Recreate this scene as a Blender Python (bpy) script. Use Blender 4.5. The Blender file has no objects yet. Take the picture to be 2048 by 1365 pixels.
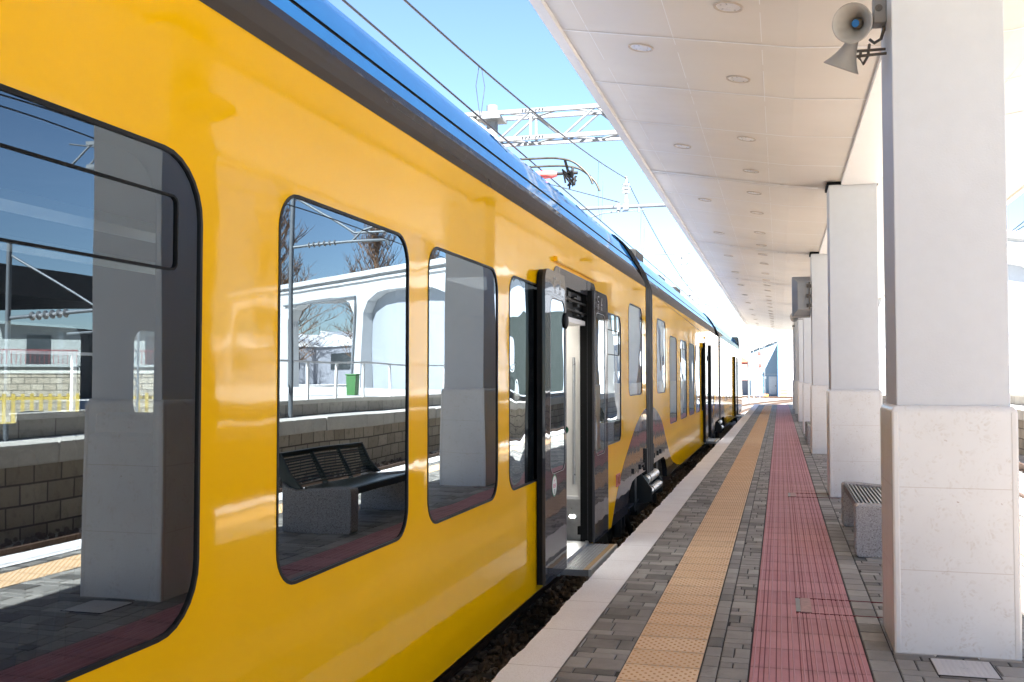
import bpy, math, random
from mathutils import Vector, Matrix
from mathutils.geometry import tessellate_polygon
R = math.radians
random.seed(7)
scene = bpy.context.scene
COL = scene.collection

# ------------------------------------------------------------------ render / view
scene.render.engine = 'CYCLES'
scene.cycles.use_denoising = True
scene.cycles.max_bounces = 14
scene.cycles.diffuse_bounces = 8
scene.cycles.glossy_bounces = 6
scene.cycles.transparent_max_bounces = 12
scene.cycles.caustics_reflective = False
scene.cycles.caustics_refractive = False
scene.cycles.sample_clamp_indirect = 8
scene.view_settings.view_transform = 'Standard'
scene.view_settings.look = 'None'
scene.view_settings.exposure = 2.95
scene.view_settings.gamma = 1

# ------------------------------------------------------------------ materials
class NT:
    def __init__(s, m):
        s.t = m.node_tree; s.n = s.t.nodes; s.l = s.t.links
    def node(s, typ, **kw):
        nd = s.n.new(typ)
        for k, v in kw.items():
            if k.startswith('i_'):
                nd.inputs[k[2:].replace('_', ' ')].default_value = v
            else:
                setattr(nd, k, v)
        return nd
    def link(s, a, b): s.l.new(a, b)
    def math(s, op, a, b=None, c=None):
        nd = s.node('ShaderNodeMath', operation=op)
        for i, v in enumerate((a, b, c)):
            if v is None: continue
            if isinstance(v, (int, float)): nd.inputs[i].default_value = v
            else: s.link(v, nd.inputs[i])
        return nd.outputs[0]
    def mix(s, fac, a, b):
        nd = s.node('ShaderNodeMix', data_type='RGBA')
        for i, v in ((0, fac), (6, a), (7, b)):
            if isinstance(v, (int, float)): nd.inputs[i].default_value = v
            elif isinstance(v, tuple): nd.inputs[i].default_value = (*v, 1) if len(v) == 3 else v
            else: s.link(v, nd.inputs[i])
        return nd.outputs[2]
    def coords(s, scale=None):
        tc = s.node('ShaderNodeTexCoord')
        if scale is None: return tc.outputs['Object']
        mp = s.node('ShaderNodeMapping'); mp.inputs['Scale'].default_value = scale
        s.link(tc.outputs['Object'], mp.inputs[0]); return mp.outputs[0]
    def noise(s, vec, scale, detail=3, rough=.55):
        nd = s.node('ShaderNodeTexNoise'); s.link(vec, nd.inputs['Vector'])
        nd.inputs['Scale'].default_value = scale; nd.inputs['Detail'].default_value = detail
        nd.inputs['Roughness'].default_value = rough
        return nd.outputs['Fac']
    def ramp(s, v, lo, hi, a=0., b=1.):
        nd = s.node('ShaderNodeMapRange', clamp=True)
        s.link(v, nd.inputs[0])
        for i, x in enumerate((lo, hi, a, b)): nd.inputs[i + 1].default_value = x
        return nd.outputs[0]
    def bump(s, h, dist, strength=1.):
        nd = s.node('ShaderNodeBump'); nd.inputs['Distance'].default_value = dist
        nd.inputs['Strength'].default_value = strength
        s.link(h, nd.inputs['Height']); return nd.outputs['Normal']

def new_mat(name):
    m = bpy.data.materials.new(name); m.use_nodes = True
    nt = NT(m); b = nt.n['Principled BSDF']
    return m, nt, b

def mat(name, col, rough=.5, metal=0., coat=0., coat_rough=.03, var=.08, vscale=3., bump=0., bscale=40., spec=None):
    """Procedural surface: base colour varied by two noises, optional fine bump and clear coat."""
    m, nt, b = new_mat(name)
    v = nt.coords()
    n1 = nt.noise(v, vscale, 5); n2 = nt.noise(v, vscale * 9, 3)
    f = nt.math('ADD', nt.math('MULTIPLY', n1, .65), nt.math('MULTIPLY', n2, .35))
    lo = tuple(c * (1 - var) for c in col); hi = tuple(min(1, c * (1 + var)) for c in col)
    nt.link(nt.mix(nt.ramp(f, .3, .7), lo, hi), b.inputs['Base Color'])
    b.inputs['Metallic'].default_value = metal
    nt.link(nt.ramp(n1, .3, .7, max(0, rough * .85), min(1, rough * 1.15)), b.inputs['Roughness'])
    if coat:
        b.inputs['Coat Weight'].default_value = coat; b.inputs['Coat Roughness'].default_value = coat_rough
    if spec is not None: b.inputs['Specular IOR Level'].default_value = spec
    if bump:
        nt.link(nt.bump(nt.noise(v, bscale, 4), bump), b.inputs['Normal'])
    return m

def paint(name, col, wav=.0012, var=.03, rough=.45, coat=1., ior=1.5, crough=.03):
    """Glossy coach paint: coloured base under a clear coat over slightly wavy sheet metal."""
    m, nt, b = new_mat(name)
    v = nt.coords()
    n1 = nt.noise(v, .9, 4)
    lo = tuple(c * (1 - var) for c in col); hi = tuple(min(1, c * (1 + var)) for c in col)
    base = nt.mix(nt.ramp(n1, .35, .65), lo, hi)
    # thin film of road dust that thickens at random
    d = nt.ramp(nt.noise(v, 6, 6, .7), .62, .85, 0, .03)
    nt.link(nt.mix(d, base, (.3, .27, .22)), b.inputs['Base Color'])
    b.inputs['Roughness'].default_value = rough
    b.inputs['Coat Weight'].default_value = coat
    b.inputs['Coat IOR'].default_value = ior; b.inputs['Specular IOR Level'].default_value = .0
    nt.link(nt.ramp(nt.noise(v, 3, 4), .3, .75, crough * .7, crough * 1.4), b.inputs['Coat Roughness'])
    vv = nt.coords((1, 1, .35))
    nm = nt.bump(nt.math('ADD', nt.noise(vv, 1.6, 2), nt.math('MULTIPLY', nt.noise(v, 7, 1), .12)), wav * 6)
    nt.link(nm, b.inputs['Coat Normal'])
    return m

def glass(name, tint=(.30, .33, .36), f0=.10, gain=1.25, wav=.001, wscale=1.3):
    """Coated window glass: mirror reflection by angle over tinted transmission."""
    m, nt, b = new_mat(name)
    nt.n.remove(b)
    v = nt.coords()
    nm = nt.bump(nt.noise(v, wscale, 1), wav * 6)
    fr = nt.node('ShaderNodeFresnel'); fr.inputs[0].default_value = 1.5
    fac = nt.math('MINIMUM', nt.math('ADD', nt.math('MULTIPLY', fr.outputs[0], gain), f0), 1.)
    ge = nt.node('ShaderNodeNewGeometry')
    fac = nt.math('MULTIPLY', fac, nt.math('SUBTRACT', 1., ge.outputs['Backfacing']))
    tr = nt.node('ShaderNodeBsdfTransparent'); tr.inputs[0].default_value = (*tint, 1)
    gl = nt.node('ShaderNodeBsdfGlossy'); gl.inputs['Roughness'].default_value = .0
    gl.inputs['Color'].default_value = (.80, .92, 1, 1)
    nt.link(nm, gl.inputs['Normal'])
    mx = nt.node('ShaderNodeMixShader')
    nt.link(fac, mx.inputs[0]); nt.link(tr.outputs[0], mx.inputs[1]); nt.link(gl.outputs[0], mx.inputs[2])
    nt.link(mx.outputs[0], nt.n['Material Output'].inputs[0])
    return m

M = {}
M['yellow'] = paint('yellow_paint', (.88, .475, .001), wav=.0005, rough=.6, crough=.045, ior=1.36, coat=.82)
M['grey_paint'] = paint('charcoal_paint', (.045, .043, .050), wav=.0008)
M['door_grey'] = paint('door_paint', (.05, .05, .057), wav=.0005, coat=.7)
M['band'] = paint('roof_edge_paint', (.050, .040, .032), wav=.0003, coat=.35)  # dark grey roof paint, ending where the mirrored canopy edge falls
M['blue'] = paint('sky_reflection_blue', (.04, .34, .90), wav=.0003, rough=.4, coat=.6)  # sky mirrored in the dark grey roof, painted on as blue
M['roof_grey'] = mat('roof_grey', (.22, .23, .25), .5, var=.15)
M['shed_wall'] = mat('shed_render', (.40, .41, .42), .8, var=.06, vscale=.6)
M['shed_panel'] = mat('shed_panel', (.24, .265, .30), .7, var=.08, vscale=.5)
M['mast_grey'] = mat('mast_grey', (.13, .145, .16), .5, metal=.3)
M['black_rubber'] = mat('black_rubber', (.005, .005, .0055), .6, var=.3, spec=.15)
M['black_band'] = mat('black_glass_border', (.01, .01, .012), .12, coat=.5)
M['frame'] = mat('window_rubber', (.009, .009, .010), .5, spec=.2)
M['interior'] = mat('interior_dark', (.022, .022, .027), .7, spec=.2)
M['interior_light'] = mat('interior_panel', (.74, .72, .68), .4, var=.04)
M['interior_white'] = mat('interior_white', (.80, .79, .77), .35, var=.03)
M['seat'] = mat('seat_fabric', (.022, .026, .045), .9, var=.3, bump=.002, bscale=200)
M['seat_grip'] = mat('seat_grip', (.42, .34, .08), .4)
M['steel'] = mat('brushed_steel', (.55, .55, .55), .32, metal=1., var=.1, vscale=20)
M['dull_trim'] = mat('dull_trim', (.22, .22, .23), .4, metal=.5)
M['alu'] = mat('aluminium', (.62, .63, .64), .38, metal=1., var=.12, vscale=8)
M['dark_metal'] = mat('dark_underframe', (.016, .0155, .015), .55, metal=.4, var=.4, vscale=8, bump=.003)
M['pan_metal'] = mat('pantograph_metal', (.045, .042, .034), .5, metal=.4, var=.4, vscale=15)
M['rusty'] = mat('rusty_steel', (.10, .055, .03), .75, metal=.3, var=.45, vscale=12)
M['grey_steel'] = mat('galvanised_steel', (.36, .38, .40), .42, metal=.75, var=.12, vscale=6)
M['white_steel'] = mat('white_steel', (.74, .75, .76), .45, var=.06)
M['mast_steel'] = mat('weathered_zinc', (.135, .145, .155), .6, var=.2, vscale=4)
M['wire'] = mat('wire_metal', (.05, .05, .055), .5, metal=.6)
M['red_ins'] = mat('red_insulator', (.62, .10, .09), .35)
M['white_ins'] = mat('white_insulator', (.30, .31, .32), .25)
M['glass1'] = glass('train_glass', (.52, .55, .57), f0=.13, gain=1.35, wav=.0004, wscale=1.0)
M['glass_mid'] = glass('train_glass_tinted', (.13, .14, .15), f0=.13, gain=1.4, wav=.0004, wscale=1.0)
M['glass_clear'] = glass('far_glass', (.86, .90, .90), f0=.02, gain=1.0, wav=.0002)
M['glass_wavy'] = glass('train_glass_wavy', (.10, .11, .12), f0=.13, gain=1.5, wav=.0014, wscale=2.0)
M['glass_dark'] = glass('train_glass_dark', (.06, .065, .07), f0=.13, gain=1.5, wav=.0005, wscale=1.3)
M['red_paint'] = mat('red_paint', (.45, .05, .04), .4)
M['green'] = mat('green_plastic', (.03, .22, .12), .4)
M['tread'] = mat('tread_plate', (.50, .51, .52), .45, metal=.8, var=.2, vscale=14)
M['tan'] = mat('tan_edge', (.30, .19, .09), .5)
M['grey_light_mark'] = mat('pale_print', (.24, .24, .25), .5)
M['sticker'] = mat('white_sticker', (.75, .78, .76), .4)
M['magenta'] = mat('magenta_print', (.55, .08, .2), .5)
M['canopy_white'] = mat('fascia_white', (.86, .83, .78), .35, var=.03)
M['strip_white'] = mat('joint_white', (.90, .89, .87), .4, var=.02)
M['joint_metal'] = mat('joint_metal', (.90, .88, .84), .3, metal=.15, var=.08, vscale=5)
M['roofing'] = mat('roofing', (.45, .44, .43), .7)
M['plaster'] = mat('column_plaster', (.67, .685, .705), .7, var=.045, vscale=1.2, bump=.0012, bscale=90)
M['lamp_ring'] = mat('lamp_ring', (.50, .42, .34), .4, var=.05)
M['lamp_glass'] = mat('lamp_reflector', (.92, .91, .9), .3, metal=.3, var=.15, vscale=25)
M['horn'] = mat('horn_plastic', (.40, .37, .33), .42, var=.06)
M['horn_dark'] = mat('horn_core', (.30, .27, .23), .5)
M['horn_blue'] = mat('blue_disc', (.015, .16, .46), .4)
M['bracket'] = mat('bracket_steel', (.10, .085, .075), .5, metal=.5, var=.25)
M['cable'] = mat('cable_grey', (.16, .14, .12), .6)
M['box_grey'] = mat('box_grey', (.30, .29, .28), .5)
M['screen_grey'] = mat('screen_housing', (.27, .275, .285), .4, var=.06)
M['bench_dark'] = mat('bench_steel', (.02, .03, .03), .35, metal=.3)
M['bench_slat'] = mat('bench_slats', (.24, .27, .26), .35, metal=.7)
M['drain'] = mat('drain_cover', (.56, .55, .545), .55, var=.06, vscale=10)
M['sleeper'] = mat('concrete_sleeper', (.24, .22, .20), .85, var=.2)
M['rail'] = mat('rail_steel', (.16, .10, .07), .5, metal=.6, var=.3, vscale=8)
M['gravel_far'] = mat('pale_gravel', (.34, .32, .29), .95, var=.3, vscale=2, bump=.03, bscale=9)
M['deck'] = mat('far_deck', (.66, .64, .61), .85, var=.12)
M['coping'] = mat('coping_stone', (.50, .47, .42), .8, var=.15, vscale=2)
M['white_wall'] = mat('white_wall', (.80, .80, .78), .7, var=.04, vscale=.8)
M['panel_wall'] = mat('pale_panel', (.56, .58, .61), .6, var=.06, vscale=.5)
M['shaded_render'] = mat('shaded_render', (.16, .24, .31), .7, var=.06)  # white wall's bluish shadow tone put into the base colour
M['apartment_wall'] = mat('apartment_render', (.30, .31, .30), .8, var=.08)
M['fence_dull'] = mat('fence_painted', (.42, .29, .05), .6)
M['end_white'] = mat('end_building_white', (.42, .42, .42), .7, var=.06)
M['grey_wall'] = mat('grey_wall', (.20, .21, .24), .7, var=.1)
M['dark_roof'] = mat('dark_roof', (.028, .028, .03), .7)
M['bark'] = mat('bark', (.085, .06, .045), .9, var=.3)
M['twig'] = mat('twig', (.16, .09, .05), .9, var=.3)
M['win_dark'] = mat('dark_window', (.03, .035, .04), .12)
M['shutter'] = mat('green_shutter', (.014, .019, .016), .6)
M['terracotta'] = mat('terracotta', (.36, .12, .07), .8, var=.2)
M['rail_red'] = mat('balcony_red', (.24, .03, .03), .5)
M['fence_yellow'] = mat('fence_yellow', (.72, .48, .06), .5)
M['bin_green'] = mat('bin_green', (.04, .15, .04), .5)
M['pink_wall'] = mat('pink_wall', (.52, .20, .16), .8)
M['blue_cab'] = mat('blue_cabinet', (.10, .22, .42), .5)
M['orange'] = mat('orange_box', (.70, .28, .03), .5)
M['litter'] = mat('litter_paper', (.62, .64, .68), .5, var=.25, vscale=30)
M['ochre'] = mat('ochre_print', (.45, .27, .05), .5)
m_, nt_, b_ = new_mat('led_lamp')
b_.inputs['Emission Color'].default_value = (1, .97, .88, 1); b_.inputs['Emission Strength'].default_value = 25
M['led'] = m_
m_, nt_, b_ = new_mat('lamp_strip')
b_.inputs['Emission Color'].default_value = (1, .96, .88, 1); b_.inputs['Emission Strength'].default_value = 1.6
M['lamp_strip'] = m_
m_, nt_, b_ = new_mat('signal_red_lamp')
b_.inputs['Base Color'].default_value = (.5, .02, .02, 1)
b_.inputs['Emission Color'].default_value = (1, .05, .04, 1); b_.inputs['Emission Strength'].default_value = 1.
M['signal_red'] = m_

# soffit panels: satin sheet with slow waves
m_, nt_, b_ = new_mat('soffit_panel')
v_ = nt_.coords(); w_ = nt_.coords((.7, 1.6, 1))
n_ = nt_.noise(v_, .8, 4)
smg_ = nt_.ramp(nt_.noise(nt_.coords((.5, 1.4, 1)), .7, 6, .62), .56, .75, 0, .35)
nt_.link(nt_.mix(smg_, nt_.mix(nt_.ramp(n_, .3, .7), (.70, .65, .575), (.75, .70, .63)), (.60, .545, .48)), b_.inputs['Base Color'])
b_.inputs['Roughness'].default_value = .33; b_.inputs['Specular IOR Level'].default_value = .3
nt_.link(nt_.bump(nt_.noise(w_, 1.1, 2), .010), b_.inputs['Normal'])
M['soffit'] = m_

# pavers: grey concrete blocks, one tone per block from a colour attribute
m_, nt_, b_ = new_mat('paver_concrete')
v_ = nt_.coords(); at_ = nt_.node('ShaderNodeAttribute', attribute_name='tone')
n_ = nt_.noise(v_, 5, 6, .65); n2_ = nt_.noise(v_, 90, 3)
f_ = nt_.math('ADD', nt_.math('MULTIPLY', at_.outputs['Fac'], .55), nt_.math('ADD', nt_.math('MULTIPLY', n_, .45), nt_.math('MULTIPLY', n2_, .12)))
c_ = nt_.mix(nt_.ramp(f_, .25, .95), (.10, .093, .083), (.40, .375, .34))
st_ = nt_.ramp(nt_.noise(v_, 1.7, 5, .7), .60, .72, 0, .5)
nt_.link(nt_.mix(st_, c_, (.05, .045, .042)), b_.inputs['Base Color'])
b_.inputs['Roughness'].default_value = .62
nt_.link(nt_.bump(n2_, .002), b_.inputs['Normal'])
M['paver'] = m_
M['worn_red'] = mat('worn_red', (.42, .25, .23), .6, var=.35, vscale=25)
M['grout'] = mat('grout', (.028, .025, .023), .9)

# white platform edge: bush-hammered stone
m_, nt_, b_ = new_mat('edge_stone')
v_ = nt_.coords()
n_ = nt_.noise(v_, 2.2, 5); n2_ = nt_.noise(v_, 120, 4, .7)
c_ = nt_.mix(nt_.ramp(n_, .3, .7), (.83, .805, .80), (.90, .885, .88))
c_ = nt_.mix(nt_.ramp(n2_, .35, .5, .35, 0), c_, (.56, .49, .45))
sx_ = nt_.node('ShaderNodeSeparateXYZ'); nt_.link(v_, sx_.inputs[0])
j_ = nt_.math('FRACT', nt_.math('DIVIDE', nt_.math('ADD', sx_.outputs[1], .3), .8))
jl_ = nt_.math('LESS_THAN', j_, .012)
spk_ = nt_.ramp(nt_.noise(nt_.coords((1, 3, 1)), 7, 5, .75), .66, .74, 0, .45)
c_ = nt_.mix(spk_, c_, (.36, .27, .23))
nt_.link(nt_.mix(nt_.math('MULTIPLY', jl_, .45), c_, (.30, .25, .22)), b_.inputs['Base Color'])
b_.inputs['Roughness'].default_value = .8
nt_.link(nt_.bump(n2_, .004), b_.inputs['Normal'])
M['edge'] = m_

# tactile tiles
def tile_mat(name, lo, hi, period, joint, dirt):
    m, nt, b = new_mat(name)
    v = nt.coords(); sx = nt.node('ShaderNodeSeparateXYZ'); nt.link(v, sx.inputs[0])
    q = nt.math('DIVIDE', sx.outputs[1], period)
    fr = nt.math('FRACT', q); cell = nt.math('FLOOR', q)
    wn = nt.node('ShaderNodeTexWhiteNoise', noise_dimensions='1D'); nt.link(cell, wn.inputs['W'])
    n = nt.noise(v, 4, 6, .65)
    f = nt.math('ADD', nt.math('MULTIPLY', wn.outputs[0], .4), nt.math('MULTIPLY', n, .8))
    c = nt.mix(nt.ramp(f, .3, 1.), lo, hi)
    c = nt.mix(nt.ramp(nt.noise(v, 1.4, 7, .75), .56, .75, 0, .45), c, dirt)
    jl = nt.math('LESS_THAN', fr, .022 * .4 / period)
    soft = nt.ramp(nt.math('ABSOLUTE', nt.math('SUBTRACT', fr, .5)), .36, .5, 0, .38)
    soft = nt.math('MULTIPLY', soft, nt.ramp(nt.noise(v, 5, 4), .35, .6))
    c = nt.mix(soft, c, dirt)
    c = nt.mix(nt.math('MULTIPLY', jl, .75), c, joint)
    nt.link(c, b.inputs['Base Color']); b.inputs['Roughness'].default_value = .6
    nt.link(nt.bump(nt.noise(v, 160, 3), .0012), b.inputs['Normal'])
    return m
M['tact_yellow'] = tile_mat('tactile_yellow', (.72, .50, .30), (.86, .64, .42), .305, (.22, .11, .05), (.30, .19, .12))
M['dome'] = mat('shaded_dome', (.62, .36, .16), .5, var=.15, vscale=6)  # darker than the tiles: the domes' shading put into their colour
M['tact_red'] = tile_mat('tactile_red', (.40, .15, .17), (.55, .245, .265), .4, (.13, .028, .034), (.17, .085, .09))
M['groove'] = mat('groove_dirt', (.20, .05, .058), .8)
M['ridge'] = mat('ridge_pale', (.52, .27, .29), .6)  # ribs in a paler pink than the tile faces

# fossil limestone of the column bases
m_, nt_, b_ = new_mat('fossil_limestone')
v_ = nt_.coords()
nz_ = nt_.node('ShaderNodeTexNoise'); nt_.link(v_, nz_.inputs['Vector']); nz_.inputs['Scale'].default_value = 9
mv_ = nt_.node('ShaderNodeMix', data_type='VECTOR'); mv_.inputs[0].default_value = .13
nt_.link(v_, mv_.inputs[4]); nt_.link(nz_.outputs['Color'], mv_.inputs[5])
vo_ = nt_.node('ShaderNodeTexVoronoi'); nt_.link(mv_.outputs[1], vo_.inputs['Vector']); vo_.inputs['Scale'].default_value = 46
sp_ = nt_.ramp(vo_.outputs['Distance'], .20, .52, 1, 0)
den_ = nt_.ramp(nt_.noise(v_, 9, 6, .7), .46, .64)
n_ = nt_.noise(v_, 2, 5)
c_ = nt_.mix(nt_.ramp(n_, .3, .7), (.73, .71, .69), (.80, .785, .77))
c_ = nt_.mix(nt_.math('MULTIPLY', nt_.math('MULTIPLY', sp_, den_), .5), c_, (.56, .49, .41))
v2_ = nt_.node('ShaderNodeTexVoronoi'); nt_.link(mv_.outputs[1], v2_.inputs['Vector']); v2_.inputs['Scale'].default_value = 9
c_ = nt_.mix(nt_.math('MULTIPLY', nt_.ramp(v2_.outputs['Distance'], .05, .11, 1, 0), nt_.ramp(nt_.noise(v_, 30, 2), .60, .66)), c_, (.34, .22, .15))
sx_ = nt_.node('ShaderNodeSeparateXYZ'); nt_.link(v_, sx_.inputs[0])
j_ = nt_.math('FRACT', nt_.math('DIVIDE', sx_.outputs[2], .4667))
jl_ = nt_.math('LESS_THAN', nt_.math('ABSOLUTE', nt_.math('SUBTRACT', j_, .5)), 1.)
jl_ = nt_.math('LESS_THAN', j_, .010)
nt_.link(nt_.mix(nt_.math('MULTIPLY', jl_, .5), c_, (.50, .42, .35)), b_.inputs['Base Color'])
b_.inputs['Roughness'].default_value = .28
M['limestone'] = m_
M['limestone_plain'] = mat('limestone_edge', (.76, .73, .70), .25, var=.03)

# exposed-aggregate concrete of the benches
m_, nt_, b_ = new_mat('aggregate_concrete')
v_ = nt_.coords()
vo_ = nt_.node('ShaderNodeTexVoronoi'); nt_.link(v_, vo_.inputs['Vector']); vo_.inputs['Scale'].default_value = 170
c_ = nt_.mix(nt_.ramp(nt_.noise(v_, 60, 5, .7), .35, .65), (.30, .285, .28), (.50, .48, .47))
sc_ = nt_.node('ShaderNodeSeparateColor'); nt_.link(vo_.outputs['Color'], sc_.inputs[0])
c_ = nt_.mix(nt_.ramp(sc_.outputs[0], .8, .9, 0, .75), c_, (.14, .12, .11))
c_ = nt_.mix(nt_.ramp(sc_.outputs[1], .85, .95, 0, .6), c_, (.46, .44, .42))
nt_.link(c_, b_.inputs['Base Color']); b_.inputs['Roughness'].default_value = .85
nt_.link(nt_.bump(vo_.outputs['Distance'], .0025), b_.inputs['Normal'])
M['aggregate'] = m_

# rubble-coursed stone wall
def stone_mat(name, a, b2, mort, sx, sy):
    m, nt, b = new_mat(name)
    tc = nt.node('ShaderNodeTexCoord'); sp = nt.node('ShaderNodeSeparateXYZ'); nt.link(tc.outputs['Object'], sp.inputs[0])
    cb = nt.node('ShaderNodeCombineXYZ')
    nt.link(nt.math('ADD', sp.outputs[1], sp.outputs[0]), cb.inputs[0]); nt.link(sp.outputs[2], cb.inputs[1])
    wob = nt.noise(tc.outputs['Object'], 3, 2)
    br = nt.node('ShaderNodeTexBrick'); nt.link(cb.outputs[0], br.inputs['Vector'])
    br.inputs['Color1'].default_value = (*a, 1); br.inputs['Color2'].default_value = (*b2, 1)
    br.inputs['Mortar'].default_value = (*mort, 1); br.inputs['Scale'].default_value = 1
    br.inputs['Mortar Size'].default_value = .018; br.inputs['Mortar Smooth'].default_value = .4
    br.inputs['Brick Width'].default_value = sx; br.inputs['Row Height'].default_value = sy
    n = nt.noise(tc.outputs['Object'], 6, 6, .7)
    c = nt.mix(nt.ramp(n, .52, .75, 0, .6), br.outputs['Color'], tuple(x * .4 for x in a))
    nt.link(c, b.inputs['Base Color']); b.inputs['Roughness'].default_value = .9
    h = nt.math('SUBTRACT', nt.math('MULTIPLY', n, .5), br.outputs['Fac'])
    nt.link(nt.bump(h, .03), b.inputs['Normal'])
    return m
M['stone'] = stone_mat('coursed_stone', (.30, .25, .19), (.42, .36, .28), (.12, .10, .08), .55, .30)
M['stone2'] = stone_mat('kerb_stone', (.34, .31, .27), (.42, .39, .34), (.2, .18, .16), .8, .6)

# ballast
m_, nt_, b_ = new_mat('ballast_bed')
v_ = nt_.coords()
vo_ = nt_.node('ShaderNodeTexVoronoi'); nt_.link(v_, vo_.inputs['Vector']); vo_.inputs['Scale'].default_value = 17
sc_ = nt_.node('ShaderNodeSeparateColor'); nt_.link(vo_.outputs['Color'], sc_.inputs[0])
nt_.link(nt_.mix(sc_.outputs[0], (.26, .23, .20), (.56, .51, .46)), b_.inputs['Base Color'])
b_.inputs['Roughness'].default_value = .95
nt_.link(nt_.bump(nt_.math('SUBTRACT', 1., vo_.outputs['Distance']), .05), b_.inputs['Normal'])
M['ballast'] = m_
M['stone_dark'] = mat('ballast_stone', (.17, .125, .095), .9, var=.55, vscale=4, bump=.004, bscale=60)
M['concrete'] = mat('platform_concrete', (.30, .28, .26), .9, var=.2)

# ------------------------------------------------------------------ mesh builder
class MB:
    def __init__(s): s.v = []; s.f = []; s.m = []; s.cur = 0; s.tone = []
    def mat(s, i): s.cur = i; return s
    def add(s, vs, fs):
        o = len(s.v); s.v += [tuple(p) for p in vs]
        for f in fs: s.f.append(tuple(i + o for i in f)); s.m.append(s.cur)
        return s
    def box(s, x0, x1, y0, y1, z0, z1):
        return s.add([(x0, y0, z0), (x1, y0, z0), (x1, y1, z0), (x0, y1, z0), (x0, y0, z1), (x1, y0, z1), (x1, y1, z1), (x0, y1, z1)],
                     [(0, 3, 2, 1), (4, 5, 6, 7), (0, 1, 5, 4), (1, 2, 6, 5), (2, 3, 7, 6), (3, 0, 4, 7)])
    def cbox(s, x0, x1, y0, y1, z0, z1, c):
        """box with a chamfered top edge"""
        return s.add([(x0, y0, z0), (x1, y0, z0), (x1, y1, z0), (x0, y1, z0), (x0, y0, z1 - c), (x1, y0, z1 - c), (x1, y1, z1 - c), (x0, y1, z1 - c),
                      (x0 + c, y0 + c, z1), (x1 - c, y0 + c, z1), (x1 - c, y1 - c, z1), (x0 + c, y1 - c, z1)],
                     [(0, 1, 5, 4), (1, 2, 6, 5), (2, 3, 7, 6), (3, 0, 4, 7), (4, 5, 9, 8), (5, 6, 10, 9), (6, 7, 11, 10), (7, 4, 8, 11), (8, 9, 10, 11)])
    def tube(s, pts, r, n=8, cap=True):
        pts = [Vector(p) for p in pts]; o = len(s.v); k = len(pts)
        rs = r if isinstance(r, (list, tuple)) else [r] * k
        u = None
        for i, p in enumerate(pts):
            d = (pts[min(i + 1, k - 1)] - pts[max(i - 1, 0)]).normalized()
            if u is None:
                u = d.orthogonal().normalized()
            else:
                u = (u - d * u.dot(d))
                u = u.normalized() if u.length > 1e-6 else d.orthogonal().normalized()
            w = d.cross(u)
            for j in range(n):
                a = 2 * math.pi * j / n
                s.v.append(tuple(p + (u * math.cos(a) + w * math.sin(a)) * rs[i]))
        for i in range(k - 1):
            for j in range(n):
                a = o + i * n + j; b = o + i * n + (j + 1) % n
                s.f.append((a, b, b + n, a + n)); s.m.append(s.cur)
        if cap:
            s.f.append(tuple(o + j for j in reversed(range(n)))); s.m.append(s.cur)
            s.f.append(tuple(o + (k - 1) * n + j for j in range(n))); s.m.append(s.cur)
        return s
    def lathe(s, base, axis, prof, n=24):
        """prof = [(distance along axis, radius)]"""
        base = Vector(base); ax = Vector(axis).normalized(); u = ax.orthogonal().normalized(); w = ax.cross(u)
        o = len(s.v)
        for t, r in prof:
            for j in range(n):
                a = 2 * math.pi * j / n
                s.v.append(tuple(base + ax * t + (u * math.cos(a) + w * math.sin(a)) * r))
        for i in range(len(prof) - 1):
            for j in range(n):
                a = o + i * n + j; b = o + i * n + (j + 1) % n
                s.f.append((a, b, b + n, a + n)); s.m.append(s.cur)
        return s
    def prism(s, outer, holes, place, t, back=None, hole=None):
        """flat polygon with holes, extruded by t; place(u, v, w) -> xyz"""
        loops = [outer] + list(holes)
        flat = [p for l in loops for p in l]
        tri = tessellate_polygon([[Vector((a, b, 0)) for a, b in l] for l in loops])
        o = len(s.v); n = len(flat)
        s.v += [tuple(place(a, b, 0)) for a, b in flat] + [tuple(place(a, b, -t)) for a, b in flat]
        for a, b, c in tri:
            s.f.append((o + a, o + b, o + c)); s.m.append(s.cur)
            s.f.append((o + n + c, o + n + b, o + n + a)); s.m.append(s.cur if back is None else back)
        k = o
        for li, l in enumerate(loops):
            q = len(l); em = s.cur if back is None else (back if li == 0 else (back if hole is None else hole))
            for i in range(q):
                a = k + i; b = k + (i + 1) % q
                s.f.append((a, b, b + n, a + n)); s.m.append(em)
            k += q
        return s
    def sweep(s, prof, y0, y1, closed=False):
        """profile of (x, z) extruded along y"""
        o = len(s.v); n = len(prof)
        s.v += [(x, y0, z) for x, z in prof] + [(x, y1, z) for x, z in prof]
        for i in range(n if closed else n - 1):
            a = o + i; b = o + (i + 1) % n
            s.f.append((a, b, b + n, a + n)); s.m.append(s.cur)
        if closed:
            s.f.append(tuple(o + i for i in range(n))); s.m.append(s.cur)
            s.f.append(tuple(o + n + i for i in reversed(range(n)))); s.m.append(s.cur)
        return s
    def build(s, name, mats, parent=None, off=(0, 0, 0), smooth=None, bevel=0, tone=None):
        me = bpy.data.meshes.new(name)
        ox, oy, oz = off
        me.from_pydata([(x - ox, y - oy, z - oz) for x, y, z in s.v], [], s.f)
        if not isinstance(mats, (list, tuple)): mats = [mats]
        for q in mats: me.materials.append(M[q])
        me.polygons.foreach_set('material_index', s.m)
        me.update(); me.validate()
        import bmesh
        bm = bmesh.new(); bm.from_mesh(me); bmesh.ops.recalc_face_normals(bm, faces=bm.faces); bm.to_mesh(me); bm.free()
        if smooth:
            me.polygons.foreach_set('use_smooth', [True] * len(me.polygons))
            me.set_sharp_from_angle(angle=R(smooth))
        ob = bpy.data.objects.new(name, me); COL.objects.link(ob)
        if parent is not None: ob.parent = parent
        elif any(off): ob.location = off
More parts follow.
